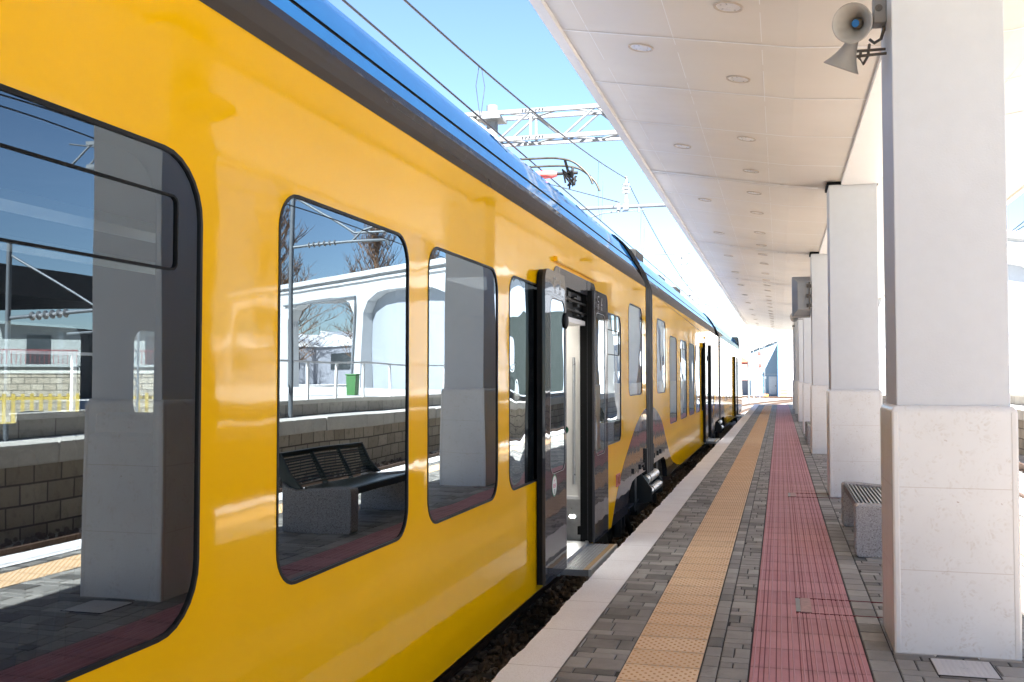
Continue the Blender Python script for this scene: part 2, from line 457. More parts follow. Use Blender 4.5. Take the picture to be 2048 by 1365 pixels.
        if bevel:
            bv = ob.modifiers.new('edge', 'BEVEL'); bv.width = bevel; bv.segments = 2; bv.limit_method = 'ANGLE'; bv.angle_limit = R(40)
        return ob

def tag(o, label, cat, group=None):
    o['label'] = label; o['category'] = cat
    if group: o['group'] = group
    return o
def struct(o, kind='structure'):
    o['kind'] = kind; return o
def empty(name, loc, label, cat, group=None, rz=0):
    o = bpy.data.objects.new(name, None); COL.objects.link(o)
    o.empty_display_size = .2; o.location = loc; o.rotation_euler = (0, 0, rz)
    return tag(o, label, cat, group)
ORD = ['nearest', 'second', 'third', 'fourth', 'fifth', 'sixth', 'seventh', 'eighth', 'ninth', 'tenth', 'eleventh', 'twelfth', 'thirteenth',
       'fourteenth', 'fifteenth', 'sixteenth', 'seventeenth', 'eighteenth', 'nineteenth', 'twentieth', 'twenty-first', 'twenty-second', 'twenty-third',
       'twenty-fourth', 'twenty-fifth', 'twenty-sixth', 'twenty-seventh', 'twenty-eighth', 'twenty-ninth', 'thirtieth']

def rrect(u0, u1, v0, v1, r, n=7, rr=None):
    """rounded rectangle, optional per-corner radii (bl, br, tr, tl)"""
    rr = rr or (r, r, r, r); pts = []
    for (cu, cv, a0, q) in ((u0, v0, 180, rr[0]), (u1, v0, 270, rr[1]), (u1, v1, 0, rr[2]), (u0, v1, 90, rr[3])):
        if q <= 1e-4: pts.append((cu, cv)); continue
        x = cu + (q if cu == u0 else -q); y = cv + (q if cv == v0 else -q)
        for i in range(n + 1):
            a = R(a0 + 90 * i / n); pts.append((x + q * math.cos(a), y + q * math.sin(a)))
    return pts
def inset(u0, u1, v0, v1, r, d, n=7, rr=None):
    rr = tuple(max(1e-3, q - d) for q in (rr or (r,) * 4))
    return rrect(u0 + d, u1 - d, v0 + d, v1 - d, 0, n, rr)

# ------------------------------------------------------------------ ground, ballast, platform
YN, YF = -9.0, 59.5            # platform ends
g = MB().box(-400, 400, -120, 900, -1.4, -.86)
struct(g.build('ground', 'gravel_far'))
b = MB().box(-5.6, -1.62, -30, 60.5, -.84, -.72); b.box(3.15, 6.88, -30, 130, -.84, -.74)
struct(b.build('ballast_bed', 'ballast'))
p = MB().box(-1.40, 2.96, YN, YF, -1.2, -.012)
struct(p.build('platform', 'concrete'))
grout = MB().add([(-1.15, YN, -.008), (2.61, YN, -.008), (2.61, YF, -.008), (-1.15, YF, -.008)], [(0, 1, 2, 3)])
struct(grout.build('paving_bed', 'grout'))

def edge_strip(xo, xi, name, amp):
    q = MB(); rnd = random.Random(3); ys = []; y = YN
    while y < YF: ys.append(y); y += .06 if 2 < y < 22 else .3
    ys.append(YF)
    top = []; bot = []
    w = 0
    for y in ys:
        w = w * .7 + rnd.uniform(-1, 1) * amp
        top.append((xo + w, y, .004)); bot.append((xo + w * .6, y, -.16))
    n = len(ys)
    vs = top + [(xi, y, .004) for y in ys] + bot
    fs = [(i, i + 1, n + i + 1, n + i) for i in range(n - 1)] + [(i, i + 1, 2 * n + i + 1, 2 * n + i) for i in range(n - 1)]
    vs += [(xi, YF, -.16)]
    fs.append((n - 1, 2 * n - 1, len(vs) - 1, 3 * n - 1))
    q.add(vs, fs)
    return struct(q.build(name, 'edge'))
edge_strip(-1.44, -1.15, 'platform_edge', .007)
edge_strip(3.0, 2.62, 'platform_edge', .006)

# block paving, every block real geometry
pv = MB(); rnd = random.Random(11)
def blk(x0, x1, y0, y1):
    if x1 - x0 < .02: return
    g2 = .0035
    z = rnd.uniform(-.0012, .0012)
    n0 = len(pv.f)
    pv.cbox(x0 + g2, x1 - g2, y0 + g2, y1 - g2, -.0085, z, .0045)
    pv.tone.append((len(pv.f) - n0, min(1, max(0, rnd.gauss(.5, .27)))))
def field(x0, x1, off, far=False):
    y = YN; k = 0
    while y < YF - .05:
        h = .2 if k % 3 == 0 else .105
        y1 = min(YF, y + h)
        L = .205 if k % 3 == 0 else .225
        ph = off + (k * .137 if k % 3 else 0.) + (.0 if k % 6 else .105)
        x = x0 - (ph % L)
        while x < x1:
            blk(max(x0, x), min(x1, x + L), y, y1); x += L
        y = y1; k += 1
def single(x0, x1, L):
    y = YN
    while y < YF - .02:
        blk(x0, x1, y, min(YF, y + L)); y += L
field(-1.15, -.835, .08); single(-.425, -.335, .205); field(-.335, -.175, .03); single(.455, .60, .21)
field(.60, 2.045, .0); field(2.455, 2.61, .05)
ob = pv.build('paving', 'paver')
struct(ob)
ca = ob.data.color_attributes.new('tone', 'FLOAT_COLOR', 'CORNER')
cols = []
li = 0
for cnt, tval in pv.tone:
    nl = 8 * 4 + 4
    cols += [tval, tval, tval, 1.] * nl
if len(cols) == len(ca.data) * 4: ca.data.foreach_set('color', cols)

# yellow tactile strips with real domes
def tactile(x0, x1, name, y_near, y_far):
    q = MB()
    q.add([(x0, YN, 0), (x1, YN, 0), (x1, YF, 0), (x0, YF, 0), (x0, YN, -.02), (x1, YN, -.02), (x1, YF, -.02), (x0, YF, -.02)],
          [(0, 1, 2, 3), (0, 1, 5, 4), (1, 2, 6, 5), (2, 3, 7, 6), (3, 0, 4, 7)])
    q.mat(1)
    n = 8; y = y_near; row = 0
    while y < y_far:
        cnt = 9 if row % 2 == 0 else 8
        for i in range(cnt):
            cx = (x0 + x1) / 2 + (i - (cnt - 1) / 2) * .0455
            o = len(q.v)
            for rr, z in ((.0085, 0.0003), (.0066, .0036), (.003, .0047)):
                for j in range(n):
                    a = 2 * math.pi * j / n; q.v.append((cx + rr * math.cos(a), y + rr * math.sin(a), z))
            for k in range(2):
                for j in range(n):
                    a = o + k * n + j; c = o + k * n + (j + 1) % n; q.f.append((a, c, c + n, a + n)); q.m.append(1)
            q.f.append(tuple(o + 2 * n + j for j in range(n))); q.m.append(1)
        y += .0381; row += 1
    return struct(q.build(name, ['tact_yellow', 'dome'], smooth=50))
tactile(-.83, -.43, 'tactile_strip', 4.0, 57)
tactile(2.05, 2.45, 'tactile_strip', 4.0, 14)

# red guidance strip: ribs and grooves along the platform
q = MB(); x0 = -.17
gro = [.046, .073, .136, .202, .264, .30, .322, .382, .442, .502, .532, .572]
edges = [0] + gro + [.62]
for i in range(len(edges) - 1):
    a = x0 + edges[i] + .0018; c = x0 + edges[i + 1] - .0018
    w = c - a
    q.mat(0).sweep([(a, -.006), (a + .001, 0.001), (c - .001, .001), (c, -.006)], YN, YF)
    if w > .03:
        mid = a + w * .42
        q.mat(1).sweep([(mid - .0035, .001), (mid - .002, .0042), (mid + .002, .0042), (mid + .0035, .001)], YN, YF)
q.mat(2).add([(x0, YN, -.0055), (x0 + .62, YN, -.0055), (x0 + .62, YF, -.0055), (x0, YF, -.0055)], [(0, 1, 2, 3)])
struct(q.build('guidance_strip', ['tact_red', 'ridge', 'groove']))

# access covers set in the red strip
def access_cover(y0, y1, label):
    e = empty('access_cover', (.09, y0, 0), label, 'floor hatch', 'hatches in the red strip')
    c = MB().box(.0, .64, 0, y1 - y0, -.004, .0045); 
    for a in (.0, .60):
        MB().box(a, a + .03, .02, y1 - y0 - .02, .002, .0065).build('slot', 'dull_trim', e)
    for d in (-.006, y1 - y0):
        MB().box(0, .64, d, d + .006, -.004, .0047).build('joint', 'groove', e)
    w = MB().box(.034, .10, .01, y1 - y0 - .01, .003, .0072); w.build('worn_plate', 'worn_red', e)
access_cover(6.95, 7.40, 'flush hatch with slim metal slots in the red strip, nearest the camera')
access_cover(13.6, 14.05, 'flush hatch in the red strip beside the second column')

# concrete cover at the foot of the first column
e = empty('inspection_cover', (.79, 5.70, 0), 'pale concrete inspection cover with centre hole before the nearest column', 'drain cover')
c = MB().cbox(.0, .30, 0, .31, -.01, .006, .004)
for i in range(11):
    for j in range(13):
        c.box(.018 + i * .026, .030 + i * .026, .014 + j * .0223, .030 + j * .0223, .005, .0078)
c.build('lid', 'drain', e)
MB().lathe((.15, .155, .004), (0, 0, 1), [(0, .02), (.005, .02), (.005, .010), (.001, .009), (.001, .0)], 16).build('lifting_hole', 'steel', e)
MB().box(-.008, 0, -.008, .318, -.008, .003).box(.30, .308, -.008, .318, -.008, .003).box(0, .30, -.008, 0, -.008, .003).box(0, .30, .31, .318, -.008, .003).build('frame', 'grout', e)

# ballast stones in the gap (uncountable)
st = MB(); rnd = random.Random(5)
ico = [(0, 0, 1), (.894, 0, .447), (.276, .851, .447), (-.724, .526, .447), (-.724, -.526, .447), (.276, -.851, .447),
       (.724, .526, -.447), (-.276, .851, -.447), (-.894, 0, -.447), (-.276, -.851, -.447), (.724, -.526, -.447), (0, 0, -1)]
icf = [(0, 1, 2), (0, 2, 3), (0, 3, 4), (0, 4, 5), (0, 5, 1), (1, 6, 2), (2, 7, 3), (3, 8, 4), (4, 9, 5), (5, 10, 1),
       (6, 7, 2), (7, 8, 3), (8, 9, 4), (9, 10, 5), (10, 6, 1), (11, 7, 6), (11, 8, 7), (11, 9, 8), (11, 10, 9), (11, 6, 10)]
def stone(x, y, z, s):
    rot = Matrix.Rotation(rnd.uniform(0, 6.28), 3, Vector((rnd.gauss(0, 1), rnd.gauss(0, 1), rnd.gauss(0, 1))).normalized())
    sc = (s * rnd.uniform(.7, 1.3), s * rnd.uniform(.7, 1.2), s * rnd.uniform(.5, .9))
    st.add([tuple(Vector((x, y, z)) + rot @ Vector((a * sc[0] * rnd.uniform(.8, 1.15), b2 * sc[1] * rnd.uniform(.8, 1.15), c2 * sc[2]))) for a, b2, c2 in ico], icf)
for i in range(5200):
    y = 3.5 + 34 * rnd.random() ** 1.6; x = rnd.uniform(-2.35, -1.40)
    stone(x, y, -.70 + .22 * max(0, (x + 1.9)) + rnd.uniform(-.02, .05), rnd.uniform(.022, .05))
for i in range(1500):
    y = 6 + 22 * rnd.random() ** 1.3; x = rnd.uniform(5.8, 6.85)
    stone(x, y, -.72 + rnd.uniform(-.02, .04), rnd.uniform(.03, .06))
struct(st.build('ballast_stones', 'stone_dark'), 'stuff')

# litter beside the train
for (x, y, z, s, lab) in ((-1.62, 7.25, -.47, .055, 'crumpled pale wrapper standing on the ballast under the near door'),
                          (-1.60, 6.05, -.55, .05, 'flattened bluish scrap on the ballast midway along the gap'),
                          (-1.62, 4.62, -.52, .045, 'torn paper scrap on the ballast closest to the camera')):
    q = MB(); rr = random.Random(int(y * 100)); n = 7
    ring = [(math.cos(6.283 * i / n) * s * rr.uniform(.6, 1.2), math.sin(6.283 * i / n) * s * rr.uniform(.5, 1.1)) for i in range(n)]
    vs = [(0, 0, s * 1.6)] + [(a, b2, s * rr.uniform(0, .9)) for a, b2 in ring] + [(0.3 * s, .2 * s, -.2 * s)]
    q.add(vs, [(0, i + 1, (i + 1) % n + 1) for i in range(n)] + [(n + 1, (i + 1) % n + 1, i + 1) for i in range(n)])
    o = q.build('litter', 'litter'); o.location = (x, y, z); tag(o, lab, 'litter', 'litter on the ballast')

# ------------------------------------------------------------------ rails
def track(xc, y0, y1, label, path=None, name='railway_track'):
    e = empty(name, (xc, y0, -.74), label, 'railway track', 'tracks around the platform')
    sl = MB()
    if path is None:
        n = int((y1 - y0) / .6)
        for i in range(min(n, 400)):
            sl.box(-1.25, 1.25, i * .6, i * .6 + .24, -.02, .035)
    else:
        for i in range(len(path) - 1):
            a = Vector(path[i]); d = (Vector(path[i + 1]) - a).normalized(); nn = Vector((-d.y, d.x))
            for k in range(max(1, int((Vector(path[i + 1]) - a).length / .65))):
                c = a + d * .65 * k - Vector((xc, y0))
                pts = [c + nn * 1.25, c - nn * 1.25, c - nn * 1.25 + d * .24, c + nn * 1.25 + d * .24]
                sl.add([(p2.x, p2.y, -.02) for p2 in pts] + [(p2.x, p2.y, .035) for p2 in pts],
                       [(4, 5, 6, 7), (0, 1, 5, 4), (1, 2, 6, 5), (2, 3, 7, 6), (3, 0, 4, 7)])
    o = sl.build('sleepers', 'sleeper', e); o['kind'] = 'stuff'
    for sgn in (-1, 1):
        r = MB()
        if path is None:
            for (w, z0, z1) in ((.07, .03, .05), (.012, .05, .15), (.036, .15, .19)):
                r.box(sgn * .7525 - w, sgn * .7525 + w, 0, y1 - y0, z0, z1)
        else:
            for (w, z0, z1) in ((.07, .03, .05), (.012, .05, .15), (.036, .15, .19)):
                vs = []; k = len(path)
                for i in range(k):
                    d = (Vector(path[min(i + 1, k - 1)]) - Vector(path[max(0, i - 1)])).normalized(); nn = Vector((d.y, -d.x))
                    c = Vector(path[i]) - Vector((xc, y0)) + nn * sgn * .7525
                    for (a, z) in ((-w, z0), (w, z0), (w, z1), (-w, z1)): vs.append((c.x + nn.x * a, c.y + nn.y * a, z))
                r.add(vs, [(4 * i + j, 4 * i + (j + 1) % 4, 4 * i + 4 + (j + 1) % 4, 4 * i + 4 + j) for i in range(k - 1) for j in range(4)])
        r.build('rail', 'rail', e)
    return e
track(-3.23, -30, 60.5, 'straight track the yellow train stands on')
track(4.95, -30, 130, 'straight empty track below the stone wall on the right')
path = [(-3.23 + .0, 60.5)] + [(-3.23 + 9.0 * (i / 12) ** 2, 60.5 + i * 4.5) for i in range(1, 13)]
track(-3.23, 60.5, 0, 'curving track that bends right beyond the platform end', path)
path = [(-14 + i * 4.2, 122 - i * 2.6) for i in range(12)]
track(-14, 122, 0, 'far crossing track running in front of the white end building', path)

# ------------------------------------------------------------------ canopy
ZK, ZE, XE, XK = 4.185, 4.50, -1.75, .15
XC = .945                          # axis of the columns
CY0, CY1 = -9.3, 57.9
can = empty('platform_canopy', (XC, CY0, ZK), 'long white platform canopy with panelled soffit over the columns', 'canopy')
off = (XC, CY0, ZK)
P0 = 8.19 - 1.526 * 11
def soff(sign):
    q = MB()
    def X(x): return x if sign > 0 else 2 * XC - x
    y = P0
    while y < CY1:
        ya = max(y + .006, CY0); yb = min(y + 1.526 - .006, CY1)
        dz = random.uniform(-.0012, .0012)
        if yb > ya:
            for (xa, za, xb, zb) in ((XE, ZE, XK, ZK), (XK, ZK, XC, 4.125)):
                q.add([(X(xa), ya, za + dz), (X(xb), ya, zb + dz), (X(xb), yb, zb - dz), (X(xa), yb, za - dz)], [(0, 1, 2, 3)])
        y += 1.526
    return q
# joint strips behind the panels
for sign in (1, -1):
    def X(x): return x if sign > 0 else 2 * XC - x
    soff(sign).build('soffit_panel', 'soffit', can, off)
    j = MB(); y = P0; k = 0
    mtl = MB()
    while y < CY1:
        if y > CY0:
            main = abs(((y - 13.7 + .67 + 3.815) % 7.63) - 3.815) < .3 and False
            for (xa, za, xb, zb) in ((XE, ZE, XK, ZK), (XK, ZK, XC, 4.125)):
                w = .015; d = .0025
                j.add([(X(xa), y - w, za - d), (X(xb), y - w, zb - d), (X(xb), y + w, zb - d), (X(xa), y + w, za - d)], [(0, 1, 2, 3)])
        y += 1.526
    for f in (.12, .49, .86):   # interrupted joints along the canopy
        y = CY0
        rnd = random.Random(int(f * 100))
        while y < CY1:
            L = rnd.uniform(.25, 1.2); xa = XE + (XK - XE) * f; za = ZE + (ZK - ZE) * f - .005; sl = (ZK - ZE) / (XK - XE)
            w = .0032
            j.add([(X(xa - w), y, za - sl * w), (X(xa + w), y, za + sl * w), (X(xa + w), min(CY1, y + L), za + sl * w), (X(xa - w), min(CY1, y + L), za - sl * w)], [(0, 1, 2, 3)])
            y += L + rnd.uniform(.02, .25)
    j.build('joint_strip', 'strip_white', can, off)
    y = 14.15 - 7.63 * 3
    while y < CY1:
        if y > CY0 + .1:
            mtl = MB()
            for (xa, za, xb, zb) in ((XE, ZE, XK, ZK), (XK, ZK, XC - .42, 4.143)):
                mtl.add([(X(xa), y - .05, za - .006), (X(xb), y - .05, zb - .006), (X(xb), y + .05, zb - .006), (X(xa), y + .05, za - .006)], [(0, 1, 2, 3)])
            mtl.build('expansion_joint', 'joint_metal', can, off)
        y += 7.63
    fa = MB()
    pr = [(X(XE), ZE), (X(XE - .01), ZE - .03), (X(XE - .095), ZE - .035), (X(XE - .12), ZE + .03), (X(XE - .12), ZE + .26), (X(XE), ZE + .26)]
    y = CY0
    while y < CY1:
        yb = min(y + 3.05, CY1); fa.sweep(pr, y, yb - .004, True); y += 3.05
    fa.build('fascia', 'canopy_white', can, off)
rf = MB().add([(XE, CY0, ZE + .25), (2 * XC - XE, CY0, ZE + .25), (2 * XC - XE, CY1, ZE + .25), (XE, CY1, ZE + .25)], [(0, 1, 2, 3)])
for yy in (CY0, CY1 - .01):
    rf.add([(XE, yy, ZE), (XK, yy, ZK), (XC, yy, 4.125), (2 * XC - XK, yy, ZK), (2 * XC - XE, yy, ZE), (2 * XC - XE, yy, ZE + .25), (XE, yy, ZE + .25)], [(0, 1, 2, 3, 4, 5, 6)])
rf.build('roof_deck', 'roofing', can, off)
COLY = [6.1 + 7.63 * i for i in range(7)]
bm_ = MB()
for y0 in [6.1 - 7.63 * 2 + 7.63 * i for i in range(9)]:
    a, c = max(CY0, y0 + .62), min(CY1, y0 + 7.63 + .01)
    if c > a: bm_.box(.80, 1.27, a, c, 4.085, 4.16)
bm_.build('centre_beam', 'strip_white', can, off)
for y0 in COLY:
    MB().box(.62, 1.27, y0 + .02, y0 + .62, 4.098, 4.135).build('shadow_gap', 'black_rubber', can, off)

# columns
CLAB = ['nearest white column with a pair of horn loudspeakers at its top', 'white column behind the slatted bench, second along the platform',
        'third white column along the platform, dark bench at its foot', 'fourth white column along the platform, past the grey monitor',
        'fifth white column along the platform', 'sixth white column, last but one before the platform end', 'farthest white column at the platform end']
for i, y0 in enumerate(COLY):
    e = empty('column', (XC, y0 + .33, 0), CLAB[i], 'column', 'columns under the platform canopy')
    o2 = (XC, y0 + .33, 0)
    s = MB()
    a, c, d, f = .615, 1.275, y0, y0 + .66
    s.mat(0).cbox(a, c, d, f, -.01, 1.40, .022)
    s.build('stone_base', 'limestone', e, o2, bevel=.012)
    lb = MB()
    for xx in (a, c - .045):
        for yy in (d, f - .045):
            lb.box(xx - .0022 if xx == a else xx, xx + .045 if xx == a else xx + .0472, yy - .0022 if yy == d else yy, yy + .045 if yy == d else yy + .0472, -.01, 1.374)
    lb.build('corner_trim', 'limestone_plain', e, o2, bevel=.014)
    sh = MB().box(a + .03, c - .03, d + .03, f - .03, 1.396, 4.098)
    sh.build('shaft', 'plaster', e, o2, bevel=.008)

# recessed downlights
def slope_z(x): return ZE + (ZK - ZE) * (x - XE) / (XK - XE)
slp = math.atan2(ZK - ZE, XK - XE)
proto = None
def light(x, y, label, group):
    global proto
    z = slope_z(x) - .003
    if proto is None:
        e = empty('downlight', (x, y, z), label, 'ceiling light', group)
        e.rotation_euler = (0, -slp, 0)
        MB().lathe((0, 0, 0), (0, 0, -1), [(0, .110), (.008, .108), (.010, .102), (.006, .092), (-.002, .090)], 28).build('ring', 'lamp_ring', e, smooth=35)
        rl = MB().lathe((0, 0, .001), (0, 0, -1), [(0, .093), (-.0, .075)], 28)
        rl.lathe((0, 0, .001), (0, 0, -1), [(0, .092), (.004, .088), (-.002, .06), (.004, .045), (.0035, .02), (.003, .0)], 28)
        rl.build('reflector', 'lamp_glass', e, smooth=35)
        proto = e
    else:
        e = proto.copy(); COL.objects.link(e); e.location = (x, y, z)
        tag(e, label, 'ceiling light', group)
        for ch in proto.children:
            q = ch.copy(); COL.objects.link(q); q.parent = e
ys = sorted([y for k in range(0, 7) for y in (7.37 + 7.63 * k, 9.2 + 7.63 * k, 11.55 + 7.63 * k, 13.38 + 7.63 * k) if 7 < y < CY1 - .5])
for i, y in enumerate(ys):
    light(-.34, y, f'{ORD[i]} round downlight from the camera in the inner ceiling row', 'downlights in the canopy soffit')
ys = sorted([y for k in range(0, 7) for y in (8.5 + 7.63 * k, 12.3 + 7.63 * k) if y < CY1 - .5])
for i, y in enumerate(ys):
    light(-1.13, y, f'{ORD[i]} round downlight from the camera in the outer ceiling row', 'downlights in the canopy soffit')

# horn loudspeakers on the first column
def horn(loc, axis, label, group, s=1., bracket=None):
    e = empty('horn_loudspeaker', loc, label, 'loudspeaker', group)
    ax = Vector(axis).normalized()
    L = .25 * s; rm = .112 * s
    prof = []
    for i in range(12):
        t = i / 11; prof.append((-L * (1 - t), .030 * s + (rm - .030 * s) * (t ** 2.3)))
    outer = prof + [(.004 * s, rm + .004 * s), (.008 * s, rm)]
    inner = [(.006 * s, rm - .003 * s)] + [(p2[0] + .004 * s, max(.022 * s, p2[1] - .008 * s)) for p2 in reversed(prof)]
    MB().lathe((0, 0, 0), ax, outer + inner, 32).build('horn_bell', 'horn', e, smooth=40)
    MB().lathe((0, 0, 0), ax, [(-L * .9, .036 * s), (-L * .55, .033 * s), (-L * .34, .022 * s), (-L * .33, .0)], 20).build('core', 'horn_dark', e, smooth=40)
    MB().lathe((0, 0, 0), ax, [(-L * .34, .0225 * s), (-L * .32, .0215 * s), (-L * .32, 0)], 20).build('blue_disc', 'horn_blue', e, smooth=40)
    MB().lathe((0, 0, 0), ax, [(-L - .10 * s, 0), (-L - .10 * s, .045 * s), (-L - .075 * s, .058 * s), (-L - .03 * s, .060 * s), (-L + .0 * s, .052 * s), (-L + .02 * s, .035 * s)], 24).build('driver', 'horn', e, smooth=40)
    if bracket:
        bk = MB()
        for pts in bracket: bk.tube([tuple(Vector(p2) - Vector(loc)) for p2 in pts], .009, 6)
        bk.build('bracket', 'bracket', e)
    return e
h1 = horn((.43, 6.12, 3.638), (-.27, -.9, -.27), 'upper horn loudspeaker with a blue disc, facing the camera', 'horn loudspeakers on the nearest column', 1.,
          [[(.47, 6.46, 3.575), (.655, 6.46, 3.575), (.655, 6.46, 3.655)], [(.47, 6.50, 3.735), (.655, 6.50, 3.735), (.655, 6.50, 3.58)]])
cb = MB(); L0 = Vector((.43, 6.12, 3.638))
cb.tube([tuple(Vector(p2) - L0) for p2 in [(.56, 6.52, 3.66), (.585, 6.5, 3.63), (.62, 6.46, 3.64), (.635, 6.44, 3.69), (.635, 6.44, 3.80)]], .010, 8)
cb.tube([tuple(Vector(p2) - L0) for p2 in [(.56, 6.55, 3.64), (.545, 6.5, 3.55), (.515, 6.45, 3.49), (.49, 6.43, 3.52), (.50, 6.45, 3.56)]], .009, 8)
cb.build('cable', 'cable', h1, smooth=60)
horn((.385, 6.44, 3.475), (-.34, .25, -.75), 'lower horn loudspeaker pointing down and away on the nearest column', 'horn loudspeakers on the nearest column', .98,
     [[(.46, 6.42, 3.53), (.655, 6.40, 3.53), (.655, 6.40, 3.61)], [(.655, 6.40, 3.53), (.655, 6.55, 3.53)]])
e = empty('junction_box', (.60, 6.42, 3.80), 'small grey junction box with cable glands above the horn loudspeakers', 'junction box')
MB().box(-.03, .046, -.06, .06, -.09, .09).build('box', 'box_grey', e, bevel=.008)
MB().lathe((0, -.06, 0), (0, -1, 0), [(0, .022), (.006, .020), (.006, .006), (.002, .0)], 14).build('gland', 'cable', e)
horn((.40, 29.2, 3.25), (-.5, -.8, -.15), 'small distant horn loudspeaker below the grey monitor', 'horn loudspeakers farther along', 1.15,
     [[(.44, 29.35, 3.2), (.655, 29.35, 3.2)]])

# platform monitor hung on the third column
e = empty('platform_monitor', (.645, 21.85, 3.235), 'grey platform monitor housing fixed to the left of the third column', 'monitor')
q = MB()
y0, y1 = -.30, .30
x0, x1, z0, z1 = -.385, -.06, -.41, .41
fr = [(x0, y0, z0), (-.02, y0, z0), (-.02, y0, z1), (x0, y0, z1)]
bk = [(x0 + .11, y0 - .13, z0 + .13), (-.02, y0 - .13, z0 + .13), (-.02, y0 - .13, z1 - .13), (x0 + .11, y0 - .13, z1 - .13)]
q.box(x0, -.02, y0, y1, z0, z1)
q.add(fr + bk, [(0, 1, 5, 4), (1, 2, 6, 5), (2, 3, 7, 6), (3, 0, 4, 7), (4, 5, 6, 7)])
q.build('housing', 'screen_grey', e, bevel=.006)
MB().box(x0 + .02, -.04, y1, y1 + .006, z0 + .03, z1 - .03).build('screen', 'win_dark', e)
mb = MB()
for z in (-.2, 0, .2): mb.box(-.10, .0, y0 - .19, y0 - .13, z - .035, z + .035)
mb.box(-.06, -.03, y0 - .21, y0 - .19, -.28, .28)
mb.build('mount', 'bracket', e)

# ------------------------------------------------------------------ benches
def bench(x0, y0, label):
    e = empty('bench', (x0, y0, 0), label, 'bench', 'benches between the columns')
    W, L = .72, 2.05
    def block(ya, yb, nm):
        pts = [(.02, 0), (0, .03), (0, .435), (.02, .452), (.20, .448), (.38, .43), (.56, .418), (.66, .45), (W, .50), (W, 0)]
        q = MB().prism(pts, [], lambda u, v, w: (u, yb + w, v), yb - ya)
        q.build(nm, 'aggregate', e, bevel=.012)
    block(0, .20, 'end_block'); block(L - .20, L, 'end_block')
    s = MB()
    n = 15
    for i in range(n):
        t = i / (n - 1); x = .05 + .52 * t; z = .452 - .034 * math.sin(t * math.pi * .8)
        s.box(x - .008, x + .008, .20, L - .20, z - .03, z)
    s.build('seat', 'bench_slat', e)
    fr = MB()
    fr.box(.02, .036, .20, L - .20, .38, .446); fr.box(.58, .60, .20, L - .20, .36, .42)
    for y in (.205, .75, 1.3, L - .22): fr.box(.036, .58, y, y + .014, .37, .405)
    fr.build('seat_frame', 'bench_dark', e)
    b = MB()
    for i in range(11):
        t = i / 10; x = .60 + .17 * t + .02 * math.sin(t * 3.1); z = .46 + .28 * t
        b.box(x - .005, x + .005, .06, L - .06, z - .008, z + .008)
    b.build('backrest', 'bench_dark', e)
    bf = MB()
    for y in (.04, .70, 1.33, L - .06):
        w = .02 if .3 < y < 1.5 else .03
        bf.prism([(.575, .40), (.63, .40), (.70, .55), (.80, .76), (.765, .765), (.65, .56)] if y > .3 and y < 1.5 else
                 [(.52, .43), (.70, .43), (.78, .58), (.83, .77), (.765, .78), (.66, .58)], [], lambda u, v, w2: (u, y + w + w2, v), w)
    bf.box(.762, .80, .04, L - .03, .748, .785)
    bf.build('back_frame', 'bench_dark', e)
bench(.62, 9.2, 'concrete and steel slat bench between the nearest column and the second')
bench(.60, 24.3, 'distant dark bench by the third column, facing the train')

# ------------------------------------------------------------------ train
DZ = .55                                  # rail head is 0.55 m below the platform
W0 = 1.45
PROF = [(1.35, 3.005), (1.28, 3.120), (1.268, 3.122), (1.258, 3.146), (1.265, 3.150), (1.15, 3.335), (1.02, 3.478), (.78, 3.588), (.45, 3.645), (0, 3.665)]

def car(name_label, xr, y0, y1, yaw, group='coupled cars of the yellow train'):
    return empty('train_car', (xr, y0 if yaw == 0 else 0, -DZ), name_label, 'train car', group, yaw)

class CarFrame:
    """geometry given in (lateral from the car centre, station along the car, height above the platform)"""
    def __init__(s, root, yo): s.r = root; s.yo = yo
    def put(s, mb, name, mats, parent=None, **kw):
        return mb.build(name, mats, parent or s.r, (0, s.yo, -DZ), **kw)

def window(cf, ya, yb, za, zb, r, gl, hopper=None, border=None, tilt=0.):
    f = MB().prism(rrect(ya, yb, za, zb, r), [inset(ya, yb, za, zb, r, .013)], lambda u, v, w: (W0 + .003 + w, u, v), .03)
    fr = cf.put(f, 'window', 'frame')
    g = MB().prism(inset(ya, yb, za, zb, r, .012), [], lambda u, v, w: (W0 - .004 + w + tilt * (u - ya), u, v), .006)
    cf.put(g, 'pane', gl, fr)
    if border:
        ba, bb = border
        bd = MB().prism(inset(ya, yb, za, zb, r, .012), [inset(ya + .05, yb - bb, za + .05, zb - .05, r * .7, 0)], lambda u, v, w: (W0 - .014 + w, u, v), .004)
        cf.put(bd, 'border', 'black_band', fr)
    if hopper:
        ha, hb, hz0, hz1 = hopper
        h = MB().prism(rrect(ha, hb, hz0, hz1, .03), [inset(ha, hb, hz0, hz1, .03, .007)], lambda u, v, w: (W0 + .003 + w, u, v), .02)
        cf.put(h, 'hopper_frame', 'black_rubber', fr)
    return fr

def side_panel(cf, bottom, ya, yb, ztop, holes, mats=('yellow', 'interior', 'black_rubber'), far_holes=None):
    outer = list(bottom) + [(yb, ztop), (ya, ztop)]
    q = MB().prism(outer, holes, lambda u, v, w: (W0 + w, u, v), .07, back=1, hole=2)
    cf.put(q, 'body_side', list(mats))
    o2 = [(ya, -.04), (yb, -.04), (yb, ztop), (ya, ztop)]
    q = MB().prism(o2, far_holes or [], lambda u, v, w: (-W0 - w, u, v), .07, back=1)
    cf.put(q, 'body_side', list(mats))

